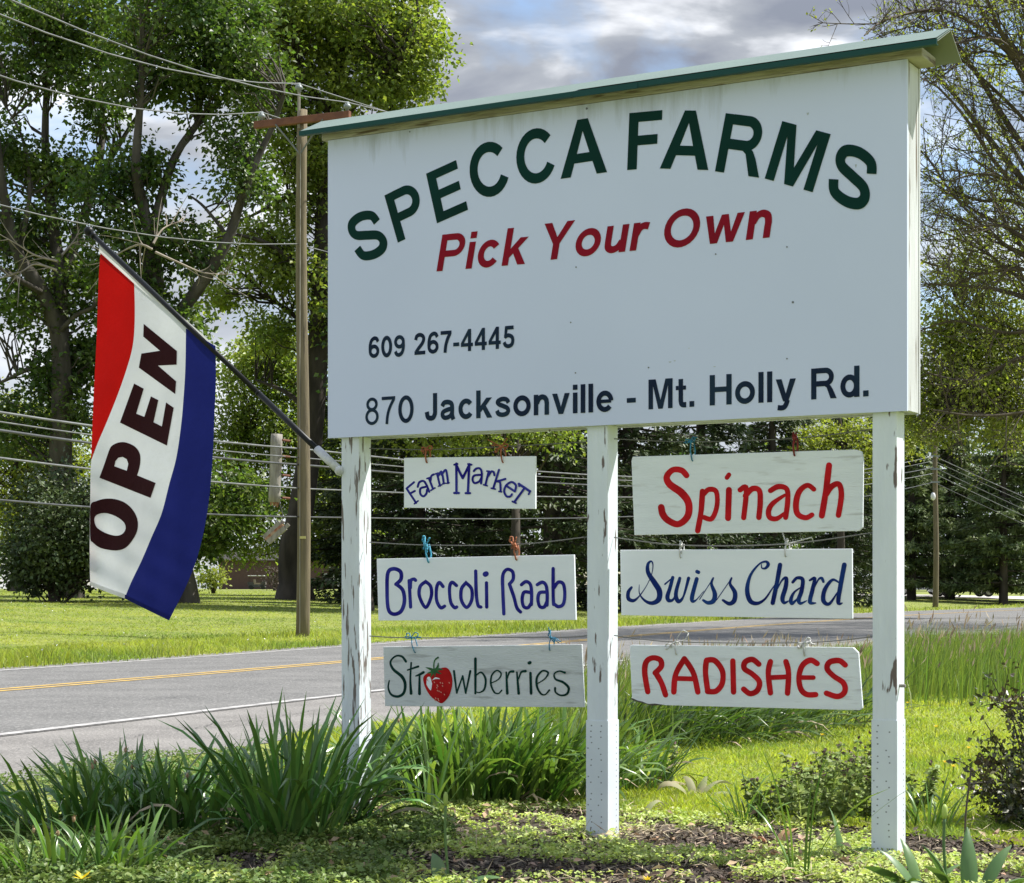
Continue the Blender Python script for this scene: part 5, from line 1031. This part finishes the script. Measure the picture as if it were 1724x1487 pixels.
def flatpath(name, pts, w, z, mat):
    P = np.array([[(p-CX)/F*y, y] for p, y in pts]); Q = np.array(cat(P, 8)); T = unit(np.gradient(Q, axis=0)); N = np.stack([-T[:, 1], T[:, 0]], 1)
    A, B = Q-N*w, Q+N*w; V = np.concatenate([np.c_[A, hgt(A[:, 0], A[:, 1])+z], np.c_[B, hgt(B[:, 0], B[:, 1])+z]]); n = len(Q); j = np.arange(n-1)
    return npmesh(name, V, [np.stack([j, j+1, j+1+n, j+n], 1)], mat)
kind(flatpath('driveway', [(1380, 124), (1500, 126), (1620, 127), (1760, 129), (1850, 132)], 4.0, 0.05, m_gravel), 'structure')
def car(label, px, Y, yaw, paint):
    base = g3(px, Y, 0.06); t = thing('parked_car', label, 'car', base, 'cars parked in the driveway under the pines'); ca_, sa_ = math.cos(yaw), math.sin(yaw)
    def fr(x, y, z): return Vector((base.x+x*ca_-y*sa_, base.y+x*sa_+y*ca_, base.z+z))
    prof = [(-2.2, .35), (-2.25, .75), (-2.1, .92), (-1.75, .98), (-1.15, 1.42), (-.1, 1.5), (.6, 1.42), (1.2, .98), (2.0, .86), (2.25, .68), (2.25, .35)]
    b = MB(); v = []
    for y, inset in ((-.86, 0), (-.70, 1), (.70, 1), (.86, 0)): v += [fr(x*(.985 if not inset else 1), y*(0.86 if (z > 1.1 and not inset) else 1), z) for x, z in prof]
    m = len(prof)
    b.add(v, [(r*m+k, r*m+(k+1) % m, (r+1)*m+(k+1) % m, (r+1)*m+k) for r in range(3) for k in range(m)]+[tuple(range(m-1, -1, -1)), tuple(3*m+k for k in range(m))]); b.build('body', paint, t)
    for s in (-1, 1):
        for xs_ in ([(-1.5, 1.0), (-1.08, 1.36), (-.32, 1.42), (-.32, 1.0)], [(-.22, 1.0), (-.22, 1.42), (.5, 1.36), (.98, 1.0)]):
            b = MB(); b.add([fr(x, s*(.872-.125*(z-1.0)/.42), z) for x, z in xs_], [(0, 1, 2, 3)]); b.build('window', m_glass, t)
    for x in (-1.4, 1.4):
        for y in (-.8, .8):
            b = MB(); b.tube([fr(x, y-.1, .33), fr(x, y+.1, .33)], .33, 16); w_ = b.build('wheel', m_tyre, t); b = MB(); b.tube([fr(x, y-.105, .33), fr(x, y+.105, .33)], .2, 12); b.build('rim', m_rim, w_)
car('white car parked in the driveway just right of the slim pole', 1622, 124.5, 0.12, m_carw)
car('silver car partly behind the slim pole, left of the white car', 1546, 127, 0.2, m_cargrey)
# ------------------------------------------------------------------ foreground planting
def fbm(x, y, s, seed=0):
    rg = np.random.default_rng(seed); v = 0
    for k in range(7):
        a = rg.uniform(0, 6.28, 2); f = s*1.55**k*rg.uniform(.8, 1.2); th = rg.uniform(0, 6.28)
        v = v+np.sin((x*math.cos(th)+y*math.sin(th))*f+a[0]+0.8*np.sin((y*math.cos(th)-x*math.sin(th))*f*.7+a[1]))/1.25**k
    return v/3.2
def gp(px, py): v = gnd(px, py); return v
# bed of bare soil and mulch under the sign: a sheet with an uneven outline
n = 64; an = np.linspace(0, 2*math.pi, n, endpoint=False)
cen = np.array([0.15, 6.75]); ax_ = np.array([U.x, U.y]); ay_ = np.array([VB.x, VB.y])
rad_ = 1+0.07*np.sin(an*5+1)+0.05*np.sin(an*11+2); ring = cen+np.outer(np.cos(an)*2.75*rad_, ax_)+np.outer(np.sin(an)*1.35*rad_, ay_)
kind(mesh('garden_bed', [(cen[0], cen[1], 0.012)]+[(p[0], p[1], 0.004) for p in ring], [(0, 1+k, 1+(k+1) % n) for k in range(n)], m_soil), 'structure')
def inbed(x, y):
    q = np.stack([x, y], -1)-cen; return ((q@ax_)/2.65)**2+((q@ay_)/1.25)**2 < 1
MUL = [((1000, 1475), 0.55, 0.16), ((1180, 1425), 0.30, 0.22), ((960, 1376), 0.22, 0.16), ((800, 1465), 0.35, 0.08), ((1300, 1425), 0.18, 0.16), ((1660, 1440), 0.35, 0.25), ((1600, 1395), 0.3, 0.15), ((1100, 1500), .6, .12)]
def mulch(x, y):
    m = np.zeros(np.shape(x))
    for (px, py), rx, ry in MUL:
        c = gp(px, py); m = np.maximum(m, 1.25-((x-c.x)/rx)**2-((y-c.y)/ry)**2)
    return m
rg = np.random.default_rng(5)
# mulch chips
n = 60000; x = rg.uniform(-2.3, 2.6, n); y = rg.uniform(5.7, 8.6, n); k = inbed(x, y) & ((mulch(x, y)+0.5*fbm(x, y, 9, 3) > 0.15) | (rg.random(n) < .12)); x, y = x[k], y[k]; n = len(x)
D = np.c_[rg.normal(size=(n, 2)), rg.normal(0, .35, n)]; s = rg.uniform(.006, .034, n)
kind(leafmesh('mulch_chips', np.c_[x, y, rg.uniform(.008, .03, n)], D, np.c_[rg.normal(0, .5, (n, 2)), np.ones(n)], s, s*rg.uniform(.25, .7, n), m_chip), 'stuff', 'dark shredded bark mulch lying in the bed under the sign', 'mulch')
n = 5200; x = rg.uniform(-1.2, 2.4, n); y = rg.uniform(5.9, 8.3, n); w = mulch(x, y)+0.6*fbm(x, y, 7, 8); k = (w > 0.1); x, y = x[k], y[k]
c = gp(1045, 1412); m2 = 500; x = np.r_[x, c.x+rg.normal(0, .14, m2)]; y = np.r_[y, c.y+rg.normal(0, .12, m2)]; n = len(x)
D = np.c_[rg.normal(size=(n, 2)), rg.normal(0.1, .3, n)]; s = rg.uniform(.02, .09, n)
kind(leafmesh('straw_litter', np.c_[x, y, rg.uniform(.012, .04, n)], D, np.c_[rg.normal(0, .5, (n, 2)), np.ones(n)], s, .0038, m_straw, fold=.1), 'stuff', 'pale dry stalks scattered over the mulch and post bases', 'straw')
n = 2600; x = rg.uniform(-2.2, 2.5, n); y = rg.uniform(5.8, 8.5, n); k = inbed(x, y) & (fbm(x, y, 5, 31) > -.1); x, y = x[k], y[k]; n = len(x)
D = np.c_[rg.normal(size=(n, 2)), rg.normal(0.1, .35, n)]; s = rg.uniform(.012, .05, n)
kind(leafmesh('leaf_litter', np.c_[x, y, rg.uniform(.015, .06, n)], D, np.c_[rg.normal(0, .6, (n, 2)), np.ones(n)], s, s*.5, m_litter), 'stuff', 'small dry brown leaves lying among the weeds in the bed', 'leaf litter')
# chickweed mat
def weeds(name, label, n, xr, yr, sel, size, hmax, mat, seed):
    rg = np.random.default_rng(seed); x = rg.uniform(*xr, n); y = rg.uniform(*yr, n)
    f = fbm(x, y, 4, seed)+0.5*fbm(x, y, 17, seed+1); k = sel(x, y, f); x, y, f = x[k], y[k], f[k]; n = len(x)
    z = (0.02+hmax*np.clip(0.45+0.5*f, .1, 1.2))*rg.uniform(.25, 1, n)
    D = np.c_[rg.normal(size=(n, 2)), rg.normal(.1, .4, n)]; N = np.c_[rg.normal(0, .45, (n, 2)), np.ones(n)]; s = rg.uniform(*size, n)
    return kind(leafmesh(name, np.c_[x, y, z], D, N, s, s*.68, mat), 'stuff', label, 'weeds')
weeds('chickweed', 'low pale green chickweed mat covering the bed around the posts', 210000, (-2.5, 2.5), (5.7, 8.7), lambda x, y, f: inbed(x, y) & (mulch(x, y)+0.55*f < 0.10) & (f > -0.28), (.010, .024), .06, m_weed, 21)
weeds('dark_weeds', 'darker leafy weeds under the daffodil clumps at the lower left', 70000, (-2.6, -.2), (5.8, 7.6), lambda x, y, f: (f > -.2) & (x < -.35+0.2*f), (.012, .030), .10, M('weed_leaf', (.12, .19, .04), .5, (.19, .26, .06), 5, island=.35, transl=.3), 22)
weeds('verge_weeds', 'sparse weeds between the bed and the gravel shoulder at the left', 45000, (-3.4, 0.4), (8.0, 11.0), lambda x, y, f: (roff(x, y) > 5.0+0.35*f) & (f > -.25), (.012, .028), .05, bpy.data.materials['weed_leaf'], 23)

# lawn on the sign's side
def scatter(n, y0, y1, xl, xr, seed):
    rg = np.random.default_rng(seed); u = rg.random(n); y = 1/(1/y0+(1/y1-1/y0)*u); x = y*(xl+(xr-xl)*rg.random(n)); return x, y, rg
x, y, rg = scatter(260000, 6.5, 34, -.12, .36, 31); ro = roff(x, y); k = (ro > 5.1+widen(y)*.9) & ~inbed(x, y); x, y, ro = x[k], y[k], ro[k]; n = len(x)
f = fbm(x, y, 1.6, 4)
Hh = (0.028+.014*np.clip(f, -.8, 1))*rg.uniform(.5, 1.5, n)
kind(bladesmesh('lawn_grass', np.c_[x, y, np.zeros(n)], Hh, rg.uniform(.004, .008, n)*np.clip(y/9, 1, 3), rg.normal(0, .024, (n, 2)), m_grass), 'stuff', 'bright sunlit short lawn to the right of the sign', 'grass')
# tall unmown strip along the road edge
x, y, rg = scatter(105000, 9.5, 60, -.06, .36, 32); ro = roff(x, y); f = fbm(x, y, 1.1, 9)
ro = ro-widen(y)*.9; k = (ro > 4.9+.25*f) & (ro < 7.1+.5*f+1.7*np.clip((x/y-.17)/.05, 0, 1)+rg.normal(0, .3, len(x))) & (rg.random(len(x)) < np.where(x < 1.9, .45, 1)) & ((x/y < .19) | (y > 15.6+.8*f+rg.normal(0, .45, len(x)))) & (x > .25+.3*f); x, y, ro, f = x[k], y[k], ro[k], f[k]; n = len(x)
Hh = (0.40+.10*f)*rg.uniform(.45, 1.2, n)*np.clip((ro-4.7)/.7, .35, 1)*np.where(x/y < .195, 1-.5*np.clip((y-17)/8, 0, 1), (1.28+.22*fbm(x, y, 3.5, 14))*(1-.5*np.clip((y-20)/10, 0, 1)))
kind(bladesmesh('tall_verge_grass', np.c_[x, y, np.zeros(n)], Hh, rg.uniform(.006, .013, n), rg.normal(0, .09, (n, 2))+np.array([.05, 0]), m_tall), 'stuff', 'tall unmown grass strip along the near edge of the road', 'grass')
m = (rg.random(n) < np.where(x/y > .195, .09, .06)) & (y < 24); q = np.c_[x[m], y[m], Hh[m]*1.02]; nn = len(q)
D = np.c_[rg.normal(.25, .3, (nn, 2)), np.ones(nn)]
kind(leafmesh('grass_seed_heads', q, D, rg.normal(size=(nn, 3)), rg.uniform(.07, .14, nn), .018, m_seed), 'stuff', 'brownish seed heads above the tall roadside grass', 'grass')
# lawn across the road, taller at the road edge
x, y, rg = scatter(230000, 21, 120, -.30, .30, 33); ro = roff(x, y); k = ro < -3.0+.12*rg.normal(size=len(x)); x, y, ro = x[k], y[k], ro[k]; n = len(x); f = fbm(x, y, .55, 6); z = hgt(x, y)
edge = np.clip((ro+7.5+1.6*f)/3.0, 0, 1)
Hh = (0.030+.018*f.clip(-.7, 1)+.13*edge*(0.7+.9*f+.35*fbm(x, y, 2.2, 12)).clip(0.05, 2))*rg.uniform(.3, 1.4, n)
kind(bladesmesh('far_lawn_grass', np.c_[x, y, z], np.maximum(Hh, .03), rg.uniform(.010, .022, n)*np.clip(y/40, .8, 2), rg.normal(0, .075, (n, 2)), m_fgrass), 'stuff', 'wide grass lawn across the road, longer at the road edge', 'grass')
q = rg.random(n) < .0016; P = np.c_[x[q], y[q], z[q]+Hh[q]*.9+.03]; nn = len(P)
kind(leafmesh('white_clover_heads', P, rg.normal(size=(nn, 3)), np.tile([0, 0, 1.], (nn, 1)), rg.uniform(.025, .05, nn), .03, m_white), 'stuff', 'tiny white seed puffs dotted through the far lawn', 'wildflowers')

def straps(name, specs, mat, parent, rows=7, vee=.22, broad=False):
    """specs: base, azimuth, tilt, length, width, droop, twist -> V-section strap leaves"""
    V = []; Fq = []; b = 0
    for (p, az, ti, ln, w, dr, tw) in specs:
        d = np.array([math.cos(az), math.sin(az), 0.0]); sd0 = np.array([-d[1], d[0], 0.0]); q = np.array(p, float); a = ti
        for k in range(rows):
            t = k/(rows-1)
            if k: a = ti+dr*t*t; q = q+(d*math.sin(a)+np.array([0, 0, math.cos(a)]))*ln/(rows-1)
            nrm = d*math.cos(a)-np.array([0, 0, math.sin(a)]); ww = w*0.5*min(1, .65+t*1.2)*(1 if t < .72 else max(0.04, 1-((t-.72)/.28)**1.7))
            if broad: ww = w*0.5*max(.03, math.sin(math.pi*(.16+.84*t**.85)))**.75
            c_, s_ = math.cos(tw*t), math.sin(tw*t); sd = sd0*c_+nrm*s_
            V += [q-sd*ww+nrm*ww*vee, q, q+sd*ww+nrm*ww*vee]
            if k: i_ = b+3*(k-1); Fq += [(i_, i_+1, i_+4, i_+3), (i_+1, i_+2, i_+5, i_+4)]
        b += rows*3
    return npmesh(name, np.array(V), [np.array(Fq)], mat, parent, True)
def clump(label, px, py, n, h, spread, mat=None, bias=(0, 0), wid=(.010, .022), tmax=.8, seed=1, dead=0, group='daffodil clumps in the bed', name='daffodil_clump', catg='plant', wilt=.28):
    rg = random.Random(seed); c = gp(px, py); t = thing(name, label, catg, c, group); sp = []
    for _ in range(n):
        a = rg.uniform(0, 6.283); r = spread*math.sqrt(rg.random()); p = (c.x+r*math.cos(a), c.y+r*math.sin(a)*.6, -.01)
        az = a+rg.gauss(0, .7); ti = abs(rg.gauss(.08, .26))+tmax*.45*(r/spread)*rg.random()
        dx, dy = math.cos(az)*ti+bias[0]*rg.uniform(.4, 1.2), math.sin(az)*ti+bias[1]*rg.uniform(.4, 1.2); az = math.atan2(dy, dx); ti = min(math.hypot(dx, dy), 1.1)
        ln = h*rg.uniform(.62, 1.12)*(1+.15*ti); dr = rg.uniform(.1, .95) if rg.random() > wilt else rg.uniform(1.0, 2.0)
        sp.append((p, az, ti, ln, rg.uniform(*wid), dr, rg.uniform(-.9, .9)))
    straps('leaves', sp, mat or m_daff, t)
    if n > 60:
        dd = [(p, az+rg.uniform(-1, 1), min(ti+rg.uniform(.1, .5), 1.2), ln*rg.uniform(.5, .9), w*.8, dr+rg.uniform(.5, 1.6), tw*2) for (p, az, ti, ln, w, dr, tw) in rg.sample(sp, 9)]
        straps('withered_leaves', dd, m_straw, t)
    for _ in range(dead):
        a = rg.uniform(0, 6.283); r = spread*rg.uniform(.2, .9); p = Vector((c.x+r*math.cos(a), c.y+r*math.sin(a)*.6-.03, 0)); q = p+Vector((rg.gauss(0, .06), -rg.uniform(.02, .1), h*rg.uniform(.6, .9)))
        b = MB(); b.tube(cat([p, p.lerp(q, .5)+Vector((.01, 0, .02)), q], 5), .0028, 5); s_ = b.build('flower_stem', m_daff2, t, True)
        b = MB(); b.sphere(q, .006, 7, sc=(1, 1, 1.7))
        for k in range(5): e_ = q+Vector((rg.uniform(-.012, .012), rg.uniform(-.012, .004), rg.uniform(-.004, .022))); b.add([q, q+Vector((.004, 0, .006)), e_, q+Vector((-.004, 0.002, .008))], [(0, 1, 2, 3)])
        b.build('dried_flower', m_dried, s_, True)
    return t
clump('shaded daffodil clump at the far lower left, leaves fanning left', 120, 1418, 120, .38, .23, bias=(-.18, 0), seed=1, dead=1)
clump('shaded daffodil clump second from the left edge with dried flower heads', 235, 1408, 120, .40, .2, seed=2, dead=3)
clump('dense dark daffodil clump in the middle of the left row', 335, 1412, 115, .39, .2, bias=(.05, 0), seed=3, dead=1)
clump('low daffodil clump filling the gap left of the tallest clump', 395, 1380, 40, .42, .16, bias=(.1, 0), seed=4)
clump('tallest daffodil clump, right before the left post', 490, 1425, 135, .56, .17, bias=(.03, 0), seed=5, tmax=.8)
clump('daffodil leaves leaning right against the left post', 565, 1405, 90, .50, .12, bias=(.12, 0), seed=6)
clump('slim daffodil tuft with upright sunlit leaves right of the left post', 722, 1380, 26, .50, .05, m_daff2, seed=7, tmax=.5)
FB = 'sunlit daffodil clumps behind the posts'
clump('sunlit daffodil clump behind the left post, under the painted strawberry', 690, 1352, 140, .47, .2, m_daff2, (-.05, 0), (.012, .024), .6, seed=8, group=FB)
clump('sunlit daffodil clump under the middle of the grey plank', 790, 1358, 180, .50, .22, m_daff2, (.06, 0), (.012, .024), .6, seed=9, dead=1, group=FB)
clump('sunlit daffodil clump under the right end of the grey plank', 875, 1356, 180, .50, .22, m_daff2, (.12, 0), (.012, .024), .6, seed=10, group=FB)
clump('sunlit daffodil clump leaning right onto the centre post', 950, 1350, 140, .48, .18, m_daff2, (.22, 0), (.012, .024), .6, seed=11, group=FB)
clump('loose sunlit leaves just right of the centre post', 1062, 1335, 70, .38, .16, m_daff2, (.05, 0), seed=12, group=FB)
clump('low yellow-green daffodil tuft at the lower left corner with one yellow bloom', 95, 1492, 60, .26, .2, m_daff2, seed=13, dead=2, wid=(.010, .016))
clump('low daffodil tuft at the bottom edge beside the yellow bloom', 190, 1490, 45, .26, .13, m_daff2, seed=14, dead=2, wid=(.010, .016))
LG = 'leaning daylily clumps in the grass behind the planks'
for k, (px, py, lab) in enumerate([(1075, 1262, 'daylily clump nearest the centre post, blades leaning right'), (1150, 1255, 'daylily clump under the left half of the RADISHES plank'), (1225, 1248, 'daylily clump under the middle of the RADISHES plank'), (1300, 1240, 'daylily clump under the right half of the RADISHES plank'), (1375, 1228, 'daylily clump farthest right, towards the right post')]):
    clump(lab, px, py, 130, .50, .34, M('daylily_blade', (.055, .105, .022), .35, (.09, .15, .035), 5, island=.4, transl=.3, tcol=(1.4, 1.5, .6)) if k == 0 else bpy.data.materials['daylily_blade'], (.5, 0), (.010, .018), seed=30+k, group=LG, name='daylily_clump')
# single blooms and bits
def flower(label, px, py, h, r, mat, catg='flower', group=None, petals=14, name='dandelion'):
    c = gp(px, py+h/ (gp(px, py).y)*F*0); c = gnd(px, py); 
    Y = (CAMZ-h)*F/(py-HY); c = Vector(((px-CX)/F*Y, Y, 0)); rr = random.Random(int(px*7+py)); t = thing(name, label, catg, c, group)
    b = MB(); b.tube([c, c+Vector((.004, 0, h))], .0025, 5); b.build('stem', m_daff2, t)
    b = MB(); q = c+Vector((.004, 0, h))
    for k in range(petals):
        a = k*6.283/petals; d = Vector((math.cos(a), math.sin(a), .25+.5*(k % 2))); s_ = Vector((-math.sin(a), math.cos(a), 0))*r*.22
        b.add([q, q+d*r*.6+s_, q+d*r, q+d*r*.6-s_], [(0, 1, 2, 3)])
    b.build('petals', mat, t)
flower('single yellow bloom at the lower left corner', 136, 1480, .10, .03, m_yflower, name='daffodil_flower', petals=8)
DG = 'dandelions in the right lawn'
for px, py, lab in ((1527, 1184, 'dandelion just right of the right post, highest on the lawn'), (1590, 1284, 'left dandelion of the pair in mid lawn'), (1604, 1291, 'right dandelion of the pair in mid lawn'), (1575, 1224, 'dandelion alone between the right post and the bush'), (1692, 1160, 'dandelion near the right edge below the tall grass'), (1630, 1260, 'dandelion left of the tip of the dark bush'),
                    (1383, 1238, 'dandelion seen under the right end of the RADISHES plank'), (1650, 1330, 'dandelion close beside the dark bush'), (1560, 1135, 'dandelion in the edge of the tall grass'), (1087, 1482, 'small yellow bloom low beside the mulch at the bottom')):
    flower(lab, px, py, .06, .016, m_yflower, group=DG)
# broad tulip leaves
def tulips(label, px, py, leaves, mat=None, seed=1, stalk=None, name='tulip_plant', group=None, rows=9):
    rg = random.Random(seed); c = gp(px, py); t = thing(name, label, 'plant', c, group); sp = []
    for (dx, az, ti, ln, w, dr) in leaves: sp.append(((c.x+dx, c.y+rg.uniform(-.02, .02), .0), R(az+rg.uniform(-25, 25)), ti+.12, ln, w, dr+.35, rg.uniform(-1.1, 1.1)))
    straps('leaves', sp, mat or m_tulip, t, rows, .55, True)
    if stalk:
        dx, h, lean, r = stalk; p = c+Vector((dx, -.01, 0)); q = p+Vector((lean, 0, h)); b = MB(); b.tube(cat([p, p.lerp(q, .6)+Vector((-.006, 0, 0)), q], 5), [.005]*11, 6); s_ = b.build('stem', m_tulip, t, True)
        b = MB(); b.tube([q, q+Vector((0, 0, .012)), q+Vector((0, 0, .035)), q+Vector((0, 0, .045))], [.005, r, r*.9, r*.4], 7); b.build('seed_pod', m_weed, s_, True)
TGp = 'tulip leaves at the lower right corner'
tulips('broad glossy tulip leaves leaning left at the foot of the right post', 1548, 1502, [(0, 172, .75, 0.211, 0.051, .35), (.0, 150, .35, 0.187, 0.051, .4), (.03, 30, .5, 0.156, 0.047, .6), (-.02, 250, .7, 0.156, 0.043, .5), (.02, 200, 1.0, 0.172, 0.039, .3), (.01, 100, .15, 0.187, 0.047, .3)], seed=2, group=TGp)
tulips('upright tall tulip leaves right of the leaning ones', 1632, 1507, [(0, 80, .1, 0.226, 0.055, .15), (.03, 20, .35, 0.203, 0.047, .3), (-.03, 190, .5, 0.187, 0.047, .5), (-.05, 170, .22, 0.203, 0.047, .3), (.02, 270, .7, 0.156, 0.043, .7), (.05, 330, .7, 0.187, 0.043, .8), (-.08, 200, .8, 0.156, 0.039, .4)], seed=3, stalk=(-.07, .24, -.01, .010), group=TGp)
tulips('tulip plant at the bottom centre with spread leaves and a bare stalk', 762, 1492, [(0, 10, .95, .17, .05, .4), (-.01, 170, 1.0, .14, .05, .5), (-.03, 100, .3, .14, .05, .6), (.02, 280, .8, .12, .045, .6)], seed=4, stalk=(-.01, .26, -.012, .008))
tulips('wilted pale tulip leaves drooping right of the centre post', 1170, 1345, [(0, 20, .7, .24, .05, .9), (.02, 60, .5, .22, .05, 1.2), (-.02, 200, .4, .22, .045, 1.7), (.03, 340, .9, .18, .05, 1.1), (.0, 120, .3, .2, .04, 1.4)], m_wilt, 5)
tulips('curled dry leaf lying near the foot of the centre post', 1080, 1378, [(0, 30, .5, .19, .035, 1.5), (-.02, 10, .9, .14, .03, 1.0)], m_wilt, 6)
tulips('crumpled brown leaf standing in the weeds', 1303, 1428, [(0, 60, .25, .13, .03, 1.3), (.015, 20, .2, .12, .028, 1.0), (-.01, 170, .3, .1, .03, 1.5)], m_brownleaf, 7)
tulips('pale folded tulip leaf left of the foot of the right post', 1422, 1446, [(0, 100, .1, .2, .045, .2), (.015, 10, .5, .10, .06, .9)], m_tulip, 8)
tulips('orange-brown dead leaves lying on the mulch', 1285, 1440, [(-.04, 0, 1.2, .1, .035, .4), (.03, 190, 1.2, .09, .04, .3), (0, 300, 1.3, .08, .035, .3)], m_brownleaf, 9)
clump('thin upright grassy blades in front of the weeds, bottom right of centre', 1345, 1485, 11, .44, .035, m_daff2, seed=51, tmax=.35, wid=(.006, .010), group=None, name='iris_tuft', wilt=0)
clump('small grassy tuft with pale tips among the weeds', 1255, 1395, 30, .24, .06, m_daff2, seed=52, tmax=.6, wid=(.005, .009), group=None, name='grass_tuft')
clump('tuft of fine grass at the foot of the right post, right side', 1560, 1400, 50, .24, .10, m_daff2, seed=53, tmax=.7, wid=(.006, .011), group=None, name='grass_tuft')
b = MB(); c = gp(1630, 1480); b.tube(cat([c, c+Vector((-.01, 0, .18)), c+Vector((.01, 0, .36))], 6), .0035, 6); 
for z, dx in ((.3, .02), (.33, -.015), (.36, .01)): b.sphere(c+Vector((dx*.4+.008, 0, z)), .007, 6)
tag(b.build('dry_stalk', m_twig, None, True), 'single thin dry stalk standing before the dark bush', 'plant')
# dead-nettles
NG = 'purple-topped weeds left of the right post'; rgn = random.Random(9)
nl = [(1290, 1392, .24, 'tall purple-topped weed left of the thin upright blades'), (1318, 1380, .20, 'short weed just behind the thin upright blades'), (1355, 1400, .25, 'leafy weed right behind the thin upright blades'), (1385, 1385, .29, 'leafy weed in the middle of the weed patch'), (1410, 1395, .28, 'bushy weed with purple top, middle right of the patch'), (1432, 1380, .30, 'tallest weed in the patch, purple tipped'), (1455, 1392, .27, 'weed touching the left side of the right post'), (1340, 1366, .22, 'pale weed at the back of the patch, left'), (1400, 1362, .26, 'pale weed at the back of the patch, centre'), (1445, 1360, .29, 'pale weed at the back of the patch by the post'), (1545, 1370, .18, 'small weed in the grass right of the right post'), (1110, 1330, .2, 'slender weed among the leaves right of the centre post')]
for px, py, h, lab in nl:
    c = gp(px, py); t = thing('dead_nettle', lab, 'weed', c, NG); polys = []; P = []; D = []; N = []; Sz = []
    for s_ in range(rgn.randint(4, 6)):
        a = rgn.uniform(0, 6.28); ln = h*rgn.uniform(.7, 1.1); e_ = np.array([c.x+.08*math.cos(a), c.y+.06*math.sin(a), ln]); p0 = np.array([c.x+.02*math.cos(a), c.y+.02*math.sin(a), 0]); q = p0+np.outer(np.linspace(0, 1, 6), e_-p0); polys.append((q, np.linspace(.0035, .002, 6)))
        for w in np.linspace(.25, 1, 7):
            o = p0+(e_-p0)*w
            for j in range(5):
                b_ = rgn.uniform(0, 6.28); P.append(o); D.append([math.cos(b_), math.sin(b_), rgn.uniform(-.5, .4)]); N.append([0, 0, 1]); Sz.append(rgn.uniform(.030, .054)*(1.15-.45*w))
    V, Fc = fastubes(polys, 4); npmesh('stem', V, [Fc], m_weed, t, True)
    Sz = np.array(Sz); leafmesh('leaves', np.array(P), np.array(D), np.array(N)+np.random.default_rng(px).normal(0, .4, (len(P), 3)), Sz, Sz*.8, m_nettle, t)
    P = []; 
    for q, r in polys: P += [q[-1]+np.array([rgn.gauss(0, .008), rgn.gauss(0, .008), rgn.uniform(-.03, .02)]) for _ in range(5)]
    P = np.array(P); leafmesh('purple_tops', P, np.random.default_rng(px+1).normal(size=(len(P), 3)), np.random.default_rng(px+2).normal(size=(len(P), 3)), .022, .014, bpy.data.materials.get('nettle_top') or M('nettle_top', (.13, .075, .075), .7, (.09, .08, .05), 20, island=.4), t)
# dark bush at the right edge
def bush(label, px, py, h, r, seed):
    rg = np.random.default_rng(seed); c = np.array(gp(px, py)); t = thing('rose_bush', label, 'bush', c); polys = []; P, D = [], []
    for k in range(46):
        a = rg.uniform(0, 6.28); el = rg.uniform(.2, 1.4); d = np.array([math.cos(a)*math.cos(el), math.sin(a)*math.cos(el), math.sin(el)]); ln = h*rg.uniform(.6, 1.05)
        ln = min(ln, r/max(math.cos(el), .05)); u = np.linspace(0, 1, 7); q = c+np.outer(u, d*ln)+np.outer(u**2, [0, 0, .06])+rg.normal(0, .008, (7, 3)); polys.append((q, np.linspace(.006, .002, 7)))
        for w in range(rg.integers(6, 10)):
            k0 = rg.integers(2, 7); d2 = unit((d+rg.normal(0, .7, 3))[None])[0]; l2 = rg.uniform(.05, .16); q2 = q[k0]+np.outer(np.linspace(0, 1, 4), d2*l2); polys.append((q2, np.linspace(.0028, .001, 4)))
            m = rg.integers(12, 20); P.append(q2[rg.integers(0, 4, m)]+rg.normal(0, .018, (m, 3))); D.append(d2*.5+rg.normal(0, .6, (m, 3)))
    V, Fc = fastubes(polys, 5); npmesh('branches', V, [Fc], m_bark_d, t, True)
    P, D = np.concatenate(P), np.concatenate(D); n = len(P); s = rg.uniform(.016, .036, n); leafmesh('leaves', P, D, rg.normal(0, .6, (n, 3))+[0, 0, .6], s, s*.62, m_bushleaf, t)
bush('dark reddish-green rose bush cut off by the right edge', 1768, 1392, .45, .32, 3)
